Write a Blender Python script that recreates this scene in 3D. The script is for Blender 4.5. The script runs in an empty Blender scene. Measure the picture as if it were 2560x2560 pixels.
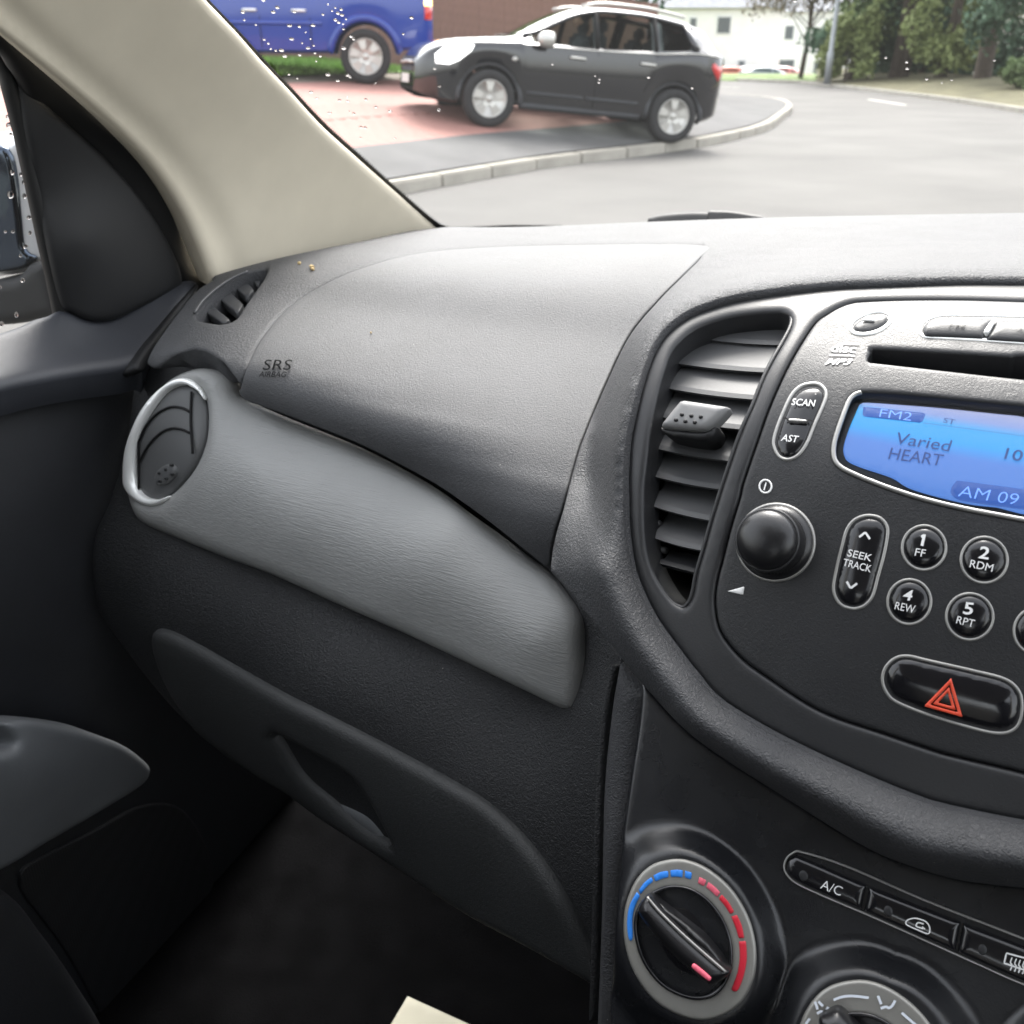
import bpy, bmesh, math, random
import numpy as np
from mathutils import Vector, Matrix
from mathutils.geometry import delaunay_2d_cdt

random.seed(7); rng = np.random.default_rng(7)
sc = bpy.context.scene
COL = sc.collection

# ------------------------------------------------------------------ camera
FPX, HOR, YAW, CAMZ = 2400.0, 135.0, 28.0, 1.18      # focal length in photo pixels, horizon row, degrees to the left, height
PITCH = math.atan((1280 - HOR) / FPX)
cd = bpy.data.cameras.new('camera'); cam = bpy.data.objects.new('camera', cd); COL.objects.link(cam)
cd.sensor_width = 36; cd.lens = FPX / 2560 * 36; cd.clip_start = .02; cd.clip_end = 2000
cam.location = (0, 0, CAMZ); cam.rotation_euler = (math.pi/2 - PITCH, 0, math.radians(YAW))
cd.dof.use_dof = True; cd.dof.focus_distance = .46; cd.dof.aperture_fstop = 18
sc.camera = cam
# ------------------------------------------------------------------ sky, sun, exposure (overcast)
SUN_EL, SUN_ROT = math.radians(52), math.radians(-20)
wd = bpy.data.worlds.new('World'); sc.world = wd; wd.use_nodes = True
nt = wd.node_tree; bg = nt.nodes['Background']
sky = nt.nodes.new('ShaderNodeTexSky'); sky.sky_type = 'NISHITA'; sky.sun_disc = False
sky.sun_elevation = SUN_EL; sky.sun_rotation = SUN_ROT; sky.dust_density = 4.0; sky.air_density = 1.4
hs = nt.nodes.new('ShaderNodeHueSaturation'); hs.inputs['Saturation'].default_value = .24
nt.links.new(sky.outputs[0], hs.inputs['Color']); nt.links.new(hs.outputs[0], bg.inputs[0])
bg.inputs[1].default_value = .15
sl = bpy.data.lights.new('sun', 'SUN'); so = bpy.data.objects.new('sun', sl); COL.objects.link(so)
sl.energy = 1.0; sl.angle = math.radians(25); sl.color = (1, .97, .92)
so.location = (0, 0, 30); so.rotation_euler = (math.pi/2 - SUN_EL, 0, math.pi - SUN_ROT)
sc.view_settings.view_transform = 'Standard'; sc.view_settings.look = 'None'
sc.view_settings.exposure = 2.2; sc.view_settings.gamma = 1.0

# ------------------------------------------------------------------ pixel <-> space helpers (car frame: x right, y ahead, z up from the eye)
_y, _p = math.radians(-YAW), PITCH
FV = np.array([math.sin(_y)*math.cos(_p), math.cos(_y)*math.cos(_p), -math.sin(_p)])
RV = np.array([math.cos(_y), -math.sin(_y), 0.0]); DV = -np.cross(RV, FV)
def ray(p):
    p = np.atleast_2d(np.asarray(p, float))[:, :2]
    return FV + ((p[:, :1]-1280)/FPX)*RV + ((p[:, 1:2]-1280)/FPX)*DV
def K(x0, y0, s): return lambda *pts: [(x0+q[0]/s, y0+q[1]/s)+tuple(q[2:]) for q in pts]
D_ = K(0, 0, 1/1.32505)
C1 = K(1500, 2040, 3.7154); C2 = K(2040, 680, 3.7154); C3 = K(2040, 1200, 3.7154); C4 = K(1560, 700, 3.7154)
C5 = K(1560, 1160, 3.7154); C6 = K(1920, 2040, 3.01875); C7 = K(0, 150, 2.841); C8 = K(0, 750, 2.76)
L5 = K(200, 600, 2.415); L7 = K(1500, 1500, 1.8226); L8 = K(0, 1500, 1.2075); L4 = K(0, 0, 1.931); L1 = K(480, 0, 2.415)
AX = {'X': 0, 'Y': 1, 'Z': 2}

class Surf:
    """smooth surface through points given as pixel + one known car coordinate (thin-plate in inverse depth: planes stay planes)"""
    lam = 1e-9
    def __init__(s, ctrl, lam=1.5e-3):
        s.lam = lam; px = []; w = []
        for c in ctrl:
            d = ray(c[:2])[0]
            if c[2] == 'S': q = c[3].hit([c[:2]], c[4])[0]; t = q @ FV
            elif c[2] == 'T': t = c[3]
            else: t = c[3]/d[AX[c[2]]]
            px.append(c[:2]); w.append(1/t)
        s.fit(np.array(px, float), np.array(w))
    def fit(s, px, w):
        s.q = px/1000.0; n = len(px)
        A = np.zeros((n+3, n+3)); A[:n, :n] = s.ker(s.q, s.q) + s.lam*np.eye(n)
        A[:n, n] = 1; A[:n, n+1:] = s.q; A[n:, :n] = A[:n, n:].T
        s.c = np.linalg.solve(A, np.concatenate([w, np.zeros(3)]))
    @staticmethod
    def ker(a, b):
        r2 = ((a[:, None]-b[None])**2).sum(2); return np.where(r2 > 0, .5*r2*np.log(r2+1e-300), 0)
    def inv(s, p):
        p = np.atleast_2d(np.asarray(p, float))[:, :2]/1000; n = len(s.q); out = np.empty(len(p))
        for i in range(0, len(p), 4000):
            b = p[i:i+4000]; out[i:i+4000] = s.ker(b, s.q) @ s.c[:n] + s.c[n] + b @ s.c[n+1:]
        return out
    def raw(s, p): return ray(p)/s.inv(p)[:, None]
    def nrm(s, p):
        p = np.atleast_2d(np.asarray(p, float))[:, :2]; e = 3.0
        a = s.raw(p+[e, 0])-s.raw(p-[e, 0]); b = s.raw(p+[0, e])-s.raw(p-[0, e])
        n = np.cross(a, b); n /= np.linalg.norm(n, axis=1)[:, None]
        n[(n*ray(p)).sum(1) > 0] *= -1
        return n
    def hit(s, p, off=0.0):
        P = s.raw(p)
        if np.any(off):
            d = ray(p); n = s.nrm(p); P = P + d*(np.asarray(off, float).reshape(-1, 1)/np.minimum((d*n).sum(1), -.15)[:, None])
        return P
class Off:
    def __init__(s, base, h): s.b = base; s.h = h
    def raw(s, p): return s.b.hit(p, s.h)
    def nrm(s, p): return s.b.nrm(p)
    def hit(s, p, off=0.0): return s.b.hit(p, s.h+np.asarray(off))
class Prof(Surf):
    """profile in (Y,Z) drawn out along X, bowed back away from a centre line"""
    def __init__(s, prof, xc=.06, k=.65):
        pr = np.array(prof); s.ph = np.arctan2(-pr[:, 1], pr[:, 0]); s.rh = np.hypot(pr[:, 0], pr[:, 1]); s.xc = xc; s.k = k
        s.m = spl_m(s.ph, s.rh)
    def raw(s, p):
        d = ray(p); t = np.full(len(d), .45)
        for _ in range(40):
            P = d*t[:, None]; dy = s.k*np.minimum(P[:, 0]-s.xc, .25)**2; yy = np.maximum(P[:, 1]-dy, .02)
            t = t*(.4+.6*hev(s.ph, s.rh, s.m, np.arctan2(-P[:, 2], yy))/np.hypot(yy, P[:, 2]))
        return d*t[:, None]
    def inv(s, p): return 1/(s.raw(p)@FV)
class Loft(Surf):
    """profiles in (Y,Z) at several X, joined smoothly"""
    def __init__(s, st):
        s.x = np.array([a for a, _ in st]); s.cv = []
        for _, pr in st:
            pr = np.array(pr); ph = np.arctan2(-pr[:, 1], pr[:, 0]); ir = 1/np.hypot(pr[:, 0], pr[:, 1]); s.cv.append((ph, ir, pch(ph, ir)))
    def raw(s, p):
        d = ray(p); ph = np.arctan2(-d[:, 2], d[:, 1]); L = np.hypot(d[:, 1], d[:, 2])
        R = np.stack([hev(a, b, m, ph) for a, b, m in s.cv], 1); t = np.full(len(d), .6)
        for _ in range(30):
            x = np.clip(d[:, 0]*t, s.x[0], s.x[-1]); i = np.clip(np.searchsorted(s.x, x)-1, 0, len(s.x)-2)
            # cubic across stations
            k = np.arange(len(d)); x0, x1 = s.x[i], s.x[i+1]; u = (x-x0)/(x1-x0); h = x1-x0
            sl_ = lambda j: np.where((j > 0) & (j < len(s.x)-1), (R[k, np.minimum(j+1, len(s.x)-1)]-R[k, np.maximum(j-1, 0)])/(s.x[np.minimum(j+1, len(s.x)-1)]-s.x[np.maximum(j-1, 0)]), (R[k, i+1]-R[k, i])/h)
            v = (2*u**3-3*u**2+1)*R[k, i]+(u**3-2*u**2+u)*h*sl_(i)+(-2*u**3+3*u**2)*R[k, i+1]+(u**3-u**2)*h*sl_(i+1)
            t = .5*t+.5/(v*L)
        return d*t[:, None]
    def inv(s, p): return 1/(s.raw(p)@FV)
class Func(Surf):
    """a base surface raised by hf(pixels)"""
    def __init__(s, base, hf): s.b = base; s.hf = hf
    def raw(s, p): return s.b.hit(p, s.hf(np.atleast_2d(np.asarray(p, float))[:, :2]))
    def inv(s, p): return 1/(s.raw(p)@FV)
class Mix(Surf):
    def __init__(s, a, b, wf): s.a = a; s.b2 = b; s.wf = wf
    def inv(s, p):
        p = np.atleast_2d(np.asarray(p, float))[:, :2]; w = s.wf(p); return (1-w)/(s.a.raw(p)@FV)+w/(s.b2.raw(p)@FV)
    def raw(s, p): return ray(p)/s.inv(p)[:, None]
def sstep(x): x = np.clip(x, 0, 1); return x*x*(3-2*x)
def spl_m(x, y):
    """slopes of a natural cubic spline"""
    n = len(x); h = np.diff(x); A = np.zeros((n, n)); b = np.zeros(n); dl = np.diff(y)/h
    A[0, 0] = 2; A[0, 1] = 1; b[0] = 3*dl[0]; A[-1, -1] = 2; A[-1, -2] = 1; b[-1] = 3*dl[-1]
    for i in range(1, n-1): A[i, i-1] = h[i]; A[i, i] = 2*(h[i]+h[i-1]); A[i, i+1] = h[i-1]; b[i] = 3*(h[i]*dl[i-1]+h[i-1]*dl[i])
    return np.linalg.solve(A, b)
def pch(x, y):
    h = np.diff(x); dl = np.diff(y)/h; m = np.zeros(len(x))
    m[0], m[-1] = dl[0], dl[-1]
    for i in range(1, len(x)-1):
        if dl[i-1]*dl[i] > 0: m[i] = (h[i-1]+h[i])/(h[i-1]/dl[i]+h[i]/dl[i-1])
    return m
def hev(x, y, m, q):
    q = np.asarray(q, float); i = np.clip(np.searchsorted(x, q)-1, 0, len(x)-2); h = x[i+1]-x[i]; t = (q-x[i])/h
    tc = np.clip(t, 0, 1)
    v = (2*tc**3-3*tc**2+1)*y[i]+(tc**3-2*tc**2+tc)*h*m[i]+(-2*tc**3+3*tc**2)*y[i+1]+(tc**3-tc**2)*h*m[i+1]
    return v + np.where(t < 0, t*h*m[0], 0) + np.where(t > 1, (t-1)*h*m[-1], 0)
def curve(pts):
    a = np.array(sorted(pts)); m = pch(a[:, 0], a[:, 1]); return lambda q: hev(a[:, 0], a[:, 1], m, q)
def plane(c, n):
    n = np.array(n, float); n /= np.linalg.norm(n)
    ps = [(0, 0), (2560, 0), (0, 2560), (2560, 2560), (1280, 1280), (c[0], c[1])]
    P0 = ray([c[:2]])[0]*c[2]; cc = []
    for q in ps:
        d = ray([q])[0]; cc.append((q[0], q[1], 'T', (P0@n)/(d@n)))
    return Surf(cc)

def sp(pts, closed=True, k=7):
    """Catmull-Rom through points; a third value of 1 marks a corner"""
    pts = list(pts); n = len(pts); cor = [len(p) > 2 and p[2] for p in pts]; P = [np.array(p[:2], float) for p in pts]; out = []
    for i in range(n if closed else n-1):
        a, b = P[i], P[(i+1) % n]
        pa = P[i-1] if (closed or i > 0) and not cor[i] else 2*a-b
        pb = P[(i+2) % n] if (closed or i+2 < n) and not cor[(i+1) % n] else 2*b-a
        for j in range(k):
            t = j/k
            out.append(.5*((2*a)+(b-pa)*t+(2*pa-5*a+4*b-pb)*t*t+(-pa+3*a-3*b+pb)*t**3))
    if not closed: out.append(P[-1])
    return np.array(out)
def ell(cx, cy, a, b, rot=0, n=48):
    t = np.linspace(0, 2*math.pi, n, endpoint=False); c, s_ = math.cos(math.radians(rot)), math.sin(math.radians(rot))
    x, y = a*np.cos(t), b*np.sin(t); return np.stack([cx+c*x-s_*y, cy+s_*x+c*y], 1)
def scl(o, k, ky=None):
    o = np.asarray(o); c = o.mean(0); return c+(o-c)*[k, ky or k]
def grow(o, d):
    """offset a closed outline outward by d pixels"""
    o = np.asarray(o, float); e = np.roll(o, -1, 0)-np.roll(o, 1, 0); n = np.stack([e[:, 1], -e[:, 0]], 1); n /= np.linalg.norm(n, axis=1)[:, None]+1e-9
    ar = (o[:, 0]*np.roll(o[:, 1], -1)-np.roll(o[:, 0], -1)*o[:, 1]).sum()
    return o+n*d*(1 if ar > 0 else -1)
def resample(o, step):
    o = np.vstack([o, o[:1]]); L = np.r_[0, np.cumsum(np.linalg.norm(np.diff(o, axis=0), axis=1))]; n = max(10, int(L[-1]/step))
    q = np.linspace(0, L[-1], n, endpoint=False); return np.stack([np.interp(q, L, o[:, 0]), np.interp(q, L, o[:, 1])], 1)
def inside(p, o):
    x, y = p[:, 0:1], p[:, 1:2]; a = o; b = np.roll(o, -1, 0); r = np.zeros(len(p), bool)
    for i in range(0, len(p), 4000):
        xx, yy = x[i:i+4000], y[i:i+4000]
        c = ((a[:, 1] > yy) != (b[:, 1] > yy)) & (xx < (b[:, 0]-a[:, 0])*(yy-a[:, 1])/(b[:, 1]-a[:, 1]+1e-12)+a[:, 0])
        r[i:i+4000] = c.sum(1) % 2 == 1
    return r
def sdist(p, loops):
    best = np.full(len(p), 1e9)
    for o in loops:
        a = o; v = np.roll(o, -1, 0)-o; L = (v**2).sum(1)+1e-12
        for i in range(0, len(p), 1500):
            w = p[i:i+1500, None]-a[None]; t = np.clip((w*v).sum(2)/L, 0, 1)
            best[i:i+1500] = np.minimum(best[i:i+1500], np.sqrt((((w-t[:, :, None]*v)**2).sum(2)).min(1)))
    return best

# ------------------------------------------------------------------ objects
def mesh_obj(name, V, Fc, mat, parent=None, smooth=True):
    me = bpy.data.meshes.new(name); me.from_pydata([tuple(map(float, v)) for v in V], [], [tuple(int(i) for i in f) for f in Fc])
    if smooth: me.polygons.foreach_set('use_smooth', [True]*len(me.polygons))
    me.materials.append(mat); me.update()
    return link(name, me, parent)
def link(name, me, parent=None):
    o = bpy.data.objects.new(name, me); COL.objects.link(o)
    if parent is not None:
        o.parent = parent
        q = parent; L = Vector((0, 0, 0))
        while q is not None: L += q.location; q = q.parent
        o.location = -L if me is not None and me.get('abs', 1) else (0, 0, 0)
    return o
def thing(name, label, cat, loc=(0, 0, 0), group=None, rz=0):
    o = bpy.data.objects.new(name, None); COL.objects.link(o); o.empty_display_size = .1
    o.location = loc; o.rotation_euler = (0, 0, rz); return tag(o, label, cat, group)
def tag(o, label=None, cat=None, group=None, kind=None):
    for k_, v in (('label', label), ('category', cat), ('group', group), ('kind', kind)):
        if v: o[k_] = v
    return o
def W(P): P = np.array(P, float); P[..., 2] += CAMZ; return P

def patch(name, outline, surf, mat, parent=None, r=.003, h=None, thick=.008, step=14, holes=(), lift=0.0, bstep=None, rings=4):
    """a panel: outline in pixels laid on a surface, rounded edge of radius r and drop h, a skirt behind"""
    h = r if h is None else h; bstep = bstep or max(4, step*.7)
    loops = [resample(np.asarray(o), bstep) for o in [outline]+list(holes)]
    c = loops[0].mean(0); mpp = 1/(FPX*max(float(surf_inv(surf, c)), 1e-3)); rp = max(r/mpp, .5)
    pts = [l for l in loops]; ed = []; k0 = 0
    for l in loops:
        ed += [(k0+i, k0+(i+1) % len(l)) for i in range(len(l))]; k0 += len(l)
    extra = []
    for l in loops:
        e = np.roll(l, -1, 0)-np.roll(l, 1, 0); n = np.stack([e[:, 1], -e[:, 0]], 1); n /= np.linalg.norm(n, axis=1)[:, None]+1e-9
        for j in range(1, rings+1):
            d = rp*(1-math.cos(j/rings*math.pi/2))
            for sg in (1, -1):
                q = l+n*d*sg; q = q[inside(q, loops[0])]
                if len(q): extra.append(q[sdist(q, loops) > d*.93])
    lo, hi = loops[0].min(0), loops[0].max(0)
    gx, gy = np.meshgrid(np.arange(lo[0]+step/2, hi[0], step), np.arange(lo[1]+step/2, hi[1], step)); gx[1::2] += step/2
    g = np.stack([gx.ravel(), gy.ravel()], 1)
    g = g[inside(g, loops[0])]
    if len(g): g = g[sdist(g, loops) > max(rp+step*.3, step*.45)] if rp < 6*step else g[sdist(g, loops) > step*.45]
    allp = np.vstack(pts+extra+([g] if len(g) else []))
    vo, eo, fo, *_ = delaunay_2d_cdt([Vector(q) for q in allp], ed, [], 0, 1e-4)
    v2 = np.array([tuple(q) for q in vo]); T = np.array([tuple(f) for f in fo if len(f) == 3]); cen = v2[T].mean(1)
    keep = inside(cen, loops[0])
    for l in loops[1:]: keep &= ~inside(cen, l)
    T = T[keep]
    d = sdist(v2, loops); u = np.clip(1-d/rp, 0, 1); drop = h*(1-np.sqrt(np.maximum(0, 1-u*u)))
    P = surf.hit(v2, lift) if np.any(lift) else surf.hit(v2); N = surf.nrm(v2)
    P = P-N*drop[:, None]
    ec = {}
    for t in T:
        for a, b in ((t[0], t[1]), (t[1], t[2]), (t[2], t[0])):
            if (b, a) in ec: ec.pop((b, a))
            else: ec[(a, b)] = 1
    V = list(P); F = [tuple(t) for t in T]; mp = {}
    if thick:
        for (a, b) in ec:
            for q in (a, b):
                if q not in mp: mp[q] = len(V); V.append(P[q]-N[q]*thick)
            F.append((b, a, mp[a], mp[b]))
    used = sorted({i for f in F for i in f}); rm = {i: j for j, i in enumerate(used)}
    V = W(np.array([V[i] for i in used])); F = [tuple(rm[i] for i in f) for f in F]
    # face toward the eye
    a, b, c_ = (V[i]-[0, 0, CAMZ] for i in F[0][:3])
    if np.dot(np.cross(b-a, c_-a), a) > 0: F = [f[::-1] for f in F]
    return mesh_obj(name, V, F, mat, parent)
def surf_inv(s, c):
    return 1/float((s.hit([c])[0])@FV)

def tube(name, P, rad, mat, parent=None, closed=False, seg=8, flat=None):
    P = np.asarray(P, float); n = len(P); V = []; F = []; rad = np.broadcast_to(rad, (n,))
    up = None
    for i in range(n):
        a = P[(i-1) % n] if closed or i > 0 else P[i]; b = P[(i+1) % n] if closed or i < n-1 else P[i]
        t = (b-a)/(np.linalg.norm(b-a)+1e-12)
        if up is None: up = np.cross(t, [0.3, .2, 1.0]); up /= np.linalg.norm(up)
        up = up-t*(up@t); up /= np.linalg.norm(up)+1e-12; w = np.cross(t, up)
        for j in range(seg):
            an = 2*math.pi*j/seg; V.append(P[i]+rad[i]*(math.cos(an)*up+math.sin(an)*w))
    for i in range(n if closed else n-1):
        for j in range(seg):
            k = (i+1) % n; F.append((i*seg+j, i*seg+(j+1) % seg, k*seg+(j+1) % seg, k*seg+j))
    if not closed: F.append(tuple(range(seg))[::-1]); F.append(tuple((n-1)*seg+j for j in range(seg)))
    return mesh_obj(name, V, F, mat, parent)
def ptube(name, px, surf, rad, mat, parent=None, closed=True, lift=0.0, seg=8, step=6):
    px = resample(np.asarray(px), step) if closed else np.asarray(px)
    return tube(name, W(surf.hit(px, lift)), rad, mat, parent, closed, seg)
def lathe(name, c, ax, prof, mat, parent=None, seg=40, ref=(1, 0, 0), wob=None):
    ax = np.array(ax, float); ax /= np.linalg.norm(ax); u = np.array(ref, float); u -= ax*(u@ax); u /= np.linalg.norm(u); w = np.cross(ax, u)
    V = []; F = []
    for k_, (r_, hh) in enumerate(prof):
        for j in range(seg):
            a = 2*math.pi*j/seg; rr = r_ if wob is None else wob(r_, hh, j)
            V.append(np.array(c)+ax*hh+rr*(math.cos(a)*u+math.sin(a)*w))
    for k_ in range(len(prof)-1):
        for j in range(seg):
            F.append((k_*seg+j, k_*seg+(j+1) % seg, (k_+1)*seg+(j+1) % seg, (k_+1)*seg+j))
    F.append(tuple(range((len(prof)-1)*seg, len(prof)*seg))); F.append(tuple(range(seg))[::-1])
    return mesh_obj(name, V, F, mat, parent)
def text(name, s, o, u, v, surf, mat, parent=None, lift=.0004, bold=0.0, extr=0.0, shear=0.0):
    """flat lettering fitted into the pixel parallelogram o (lower left), u (lower right), v (upper left)"""
    cu = bpy.data.curves.new('t', 'FONT'); cu.body = s; cu.offset = bold; cu.resolution_u = 3; cu.shear = shear
    ob = bpy.data.objects.new('t', cu); COL.objects.link(ob); dg = bpy.context.evaluated_depsgraph_get()
    me = bpy.data.meshes.new_from_object(ob.evaluated_get(dg)); bpy.data.objects.remove(ob)
    q = np.array([tuple(x.co)[:2] for x in me.vertices]); Fc = [tuple(p.vertices) for p in me.polygons]
    lo, hi = q.min(0), q.max(0); q = (q-lo)/(hi-lo)
    o, u, v = (np.array(x[:2], float) for x in (o, u, v))
    px = o+q[:, :1]*(u-o)+q[:, 1:]*(v-o)
    P = W(surf.hit(px, lift)); bpy.data.meshes.remove(me)
    me2 = mesh_obj(name, P, Fc, mat, parent, smooth=False)
    return me2

def box(name, c, s, mat, parent=None, rz=0, bev=.0, local=False, rot=None):
    bm = bmesh.new(); bmesh.ops.create_cube(bm, size=1)
    bmesh.ops.scale(bm, vec=s, verts=bm.verts)
    if bev: bmesh.ops.bevel(bm, geom=list(bm.edges), offset=bev, segments=2, affect='EDGES')
    M = Matrix.Translation(c) @ (rot if rot else Matrix.Rotation(rz, 4, 'Z')); bm.transform(M)
    me = bpy.data.meshes.new(name); bm.to_mesh(me); bm.free(); me.materials.append(mat)
    if local: me['abs'] = 0
    return link(name, me, parent)

# ------------------------------------------------------------------ materials
def mat(name, col, rough=.5, metal=0.0, bump=None, var=0.0, spec=.5, coat=0.0, emit=None, trans=0.0, ior=1.5, vscale=30, alpha=1.0, stretch=None, specks=0.0, rvar=0.0):
    m = bpy.data.materials.new(name); m.use_nodes = True; t = m.node_tree; b = t.nodes['Principled BSDF']; n = t.nodes; l = t.links
    b.inputs['Base Color'].default_value = (*col, 1); b.inputs['Roughness'].default_value = rough; b.inputs['Metallic'].default_value = metal
    b.inputs['Specular IOR Level'].default_value = spec; b.inputs['Coat Weight'].default_value = coat; b.inputs['IOR'].default_value = ior
    b.inputs['Coat Roughness'].default_value = .04; b.inputs['Transmission Weight'].default_value = trans; b.inputs['Alpha'].default_value = alpha
    if emit: b.inputs['Emission Color'].default_value = (*emit[:3], 1); b.inputs['Emission Strength'].default_value = emit[3]
    if bump or var or specks or rvar:
        tc = n.new('ShaderNodeTexCoord'); src = tc.outputs['Object']
        if stretch:
            mp = n.new('ShaderNodeMapping'); l.new(src, mp.inputs['Vector'])
            mp.inputs['Rotation'].default_value = stretch[1]; mp.inputs['Scale'].default_value = stretch[0]; ssrc = mp.outputs[0]
        else: ssrc = src
    colout = None
    if var:
        nz = n.new('ShaderNodeTexNoise'); nz.inputs['Scale'].default_value = vscale; nz.inputs['Detail'].default_value = 5; l.new(src, nz.inputs['Vector'])
        mr = n.new('ShaderNodeMapRange'); l.new(nz.outputs['Fac'], mr.inputs[0]); mr.inputs[1].default_value = .3; mr.inputs[2].default_value = .7
        mr.inputs[3].default_value = 1-var; mr.inputs[4].default_value = 1+var
        mx = n.new('ShaderNodeMix'); mx.data_type = 'RGBA'; mx.blend_type = 'MULTIPLY'; mx.inputs[0].default_value = 1
        mx.inputs[6].default_value = (*col, 1); l.new(mr.outputs[0], mx.inputs[7]); colout = mx.outputs[2]
    if rvar:
        nz = n.new('ShaderNodeTexNoise'); nz.inputs['Scale'].default_value = 45; nz.inputs['Detail'].default_value = 6; l.new(src, nz.inputs['Vector'])
        mr = n.new('ShaderNodeMapRange'); l.new(nz.outputs['Fac'], mr.inputs[0]); mr.inputs[1].default_value = .3; mr.inputs[2].default_value = .7
        mr.inputs[3].default_value = max(.05, rough-rvar); mr.inputs[4].default_value = rough+rvar; l.new(mr.outputs[0], b.inputs['Roughness'])
    if specks:                                   # grains of dust lying on the plastic
        vo = n.new('ShaderNodeTexVoronoi'); vo.inputs['Scale'].default_value = 220; l.new(src, vo.inputs['Vector'])
        vc = n.new('ShaderNodeSeparateColor'); l.new(vo.outputs['Color'], vc.inputs[0])
        g1 = n.new('ShaderNodeMath'); g1.operation = 'GREATER_THAN'; g1.inputs[1].default_value = 1-specks; l.new(vc.outputs[0], g1.inputs[0])
        g2 = n.new('ShaderNodeMath'); g2.operation = 'LESS_THAN'; g2.inputs[1].default_value = .07; l.new(vo.outputs['Distance'], g2.inputs[0])
        g3 = n.new('ShaderNodeMath'); g3.operation = 'MULTIPLY'; l.new(g1.outputs[0], g3.inputs[0]); l.new(g2.outputs[0], g3.inputs[1])
        mx2 = n.new('ShaderNodeMix'); mx2.data_type = 'RGBA'; l.new(g3.outputs[0], mx2.inputs[0])
        if colout: l.new(colout, mx2.inputs[6])
        else: mx2.inputs[6].default_value = (*col, 1)
        mx2.inputs[7].default_value = (.35, .34, .32, 1); colout = mx2.outputs[2]
    if colout: l.new(colout, b.inputs['Base Color'])
    if bump:
        kind, scale, stren, dist = bump
        if kind == 'leather':
            vo = n.new('ShaderNodeTexNoise'); vo.inputs['Scale'].default_value = scale; vo.inputs['Detail'].default_value = 3; vo.inputs['Distortion'].default_value = 1.2; vo.inputs['Roughness'].default_value = .55; out = vo.outputs['Fac']
        elif kind == 'vor':
            vo = n.new('ShaderNodeTexVoronoi'); vo.inputs['Scale'].default_value = scale; vo.feature = 'SMOOTH_F1'; vo.inputs['Smoothness'].default_value = .4; out = vo.outputs['Distance']
        elif kind == 'hex':
            vo = n.new('ShaderNodeTexVoronoi'); vo.inputs['Scale'].default_value = scale; vo.inputs['Randomness'].default_value = 0; out = vo.outputs['Distance']
        else:
            vo = n.new('ShaderNodeTexNoise'); vo.inputs['Scale'].default_value = scale; vo.inputs['Detail'].default_value = 4; out = vo.outputs['Fac']
        l.new(ssrc, vo.inputs['Vector'])
        bp = n.new('ShaderNodeBump'); bp.inputs['Strength'].default_value = stren; bp.inputs['Distance'].default_value = dist
        l.new(out, bp.inputs['Height']); l.new(bp.outputs[0], b.inputs['Normal'])
    return m
def glass_mat(name, tint=(1, 1, 1), fac=.06, rough=.0, film=0.0):
    """thin pane: mostly see-through with a mirror-like sheen"""
    m = bpy.data.materials.new(name); m.use_nodes = True; t = m.node_tree; n = t.nodes; l = t.links; n.clear()
    o = n.new('ShaderNodeOutputMaterial'); tr = n.new('ShaderNodeBsdfTransparent'); gl = n.new('ShaderNodeBsdfGlossy'); mx = n.new('ShaderNodeMixShader')
    tr.inputs[0].default_value = (*tint, 1); gl.inputs['Roughness'].default_value = rough
    fr = n.new('ShaderNodeLayerWeight'); fr.inputs[0].default_value = fac; l.new(fr.outputs['Fresnel'], mx.inputs[0])
    
    if film:                                     # a thin film of dirt on the pane scatters a little light
        tl = n.new('ShaderNodeBsdfTranslucent'); tl.inputs[0].default_value = (.9, .9, .88, 1); m2 = n.new('ShaderNodeMixShader'); m2.inputs[0].default_value = film
        l.new(tr.outputs[0], m2.inputs[1]); l.new(tl.outputs[0], m2.inputs[2]); l.new(m2.outputs[0], mx.inputs[1])
    else: l.new(tr.outputs[0], mx.inputs[1])
    l.new(gl.outputs[0], mx.inputs[2]); l.new(mx.outputs[0], o.inputs[0]); return m

M = {}
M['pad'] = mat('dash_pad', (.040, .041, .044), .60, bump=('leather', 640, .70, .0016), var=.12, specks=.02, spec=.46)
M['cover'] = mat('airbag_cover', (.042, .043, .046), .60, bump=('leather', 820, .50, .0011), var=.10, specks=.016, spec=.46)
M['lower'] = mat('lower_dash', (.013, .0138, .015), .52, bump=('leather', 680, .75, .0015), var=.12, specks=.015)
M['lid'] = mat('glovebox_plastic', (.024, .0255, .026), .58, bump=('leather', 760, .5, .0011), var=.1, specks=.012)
M['ventgrey'] = mat('vent_grey', (.085, .087, .088), .5, bump=('noise', 1200, .1, .0005))
M['roll'] = M['pad']
M['bezel'] = mat('console_bezel', (.018, .0185, .020), .42, spec=.5, bump=('noise', 1100, .12, .0006), var=.08, rvar=.05)
M['fascia'] = mat('stereo_fascia', (.016, .0165, .018), .42, spec=.48, bump=('leather', 800, .26, .0008), var=.10, rvar=.06, specks=.012)
M['trim'] = mat('grey_trim', (.238, .241, .236), .40, bump=('noise', 380, .45, .0010), stretch=((.22, 3.6, 3.6), (0, 0, .20)), var=.04)
M['trimplain'] = mat('grey_trim_plain', (.155, .162, .163), .42, bump=('noise', 900, .1, .0005))
M['beige'] = mat('pillar_beige', (.655, .597, .478), .75, bump=('noise', 1500, .2, .0006), var=.03, spec=.25)
M['black'] = mat('black_plastic', (.006, .0062, .007), .62, bump=('noise', 1300, .15, .0006), var=.1)
M['blackd'] = mat('deep_black', (.004, .004, .0045), .7, spec=.3)
M['door'] = mat('door_plastic', (.0135, .0145, .017), .55, bump=('leather', 700, .3, .0010), var=.12)
M['doorcap'] = mat('door_cap', (.026, .028, .034), .52, bump=('leather', 800, .2, .0008), var=.08)
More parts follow.
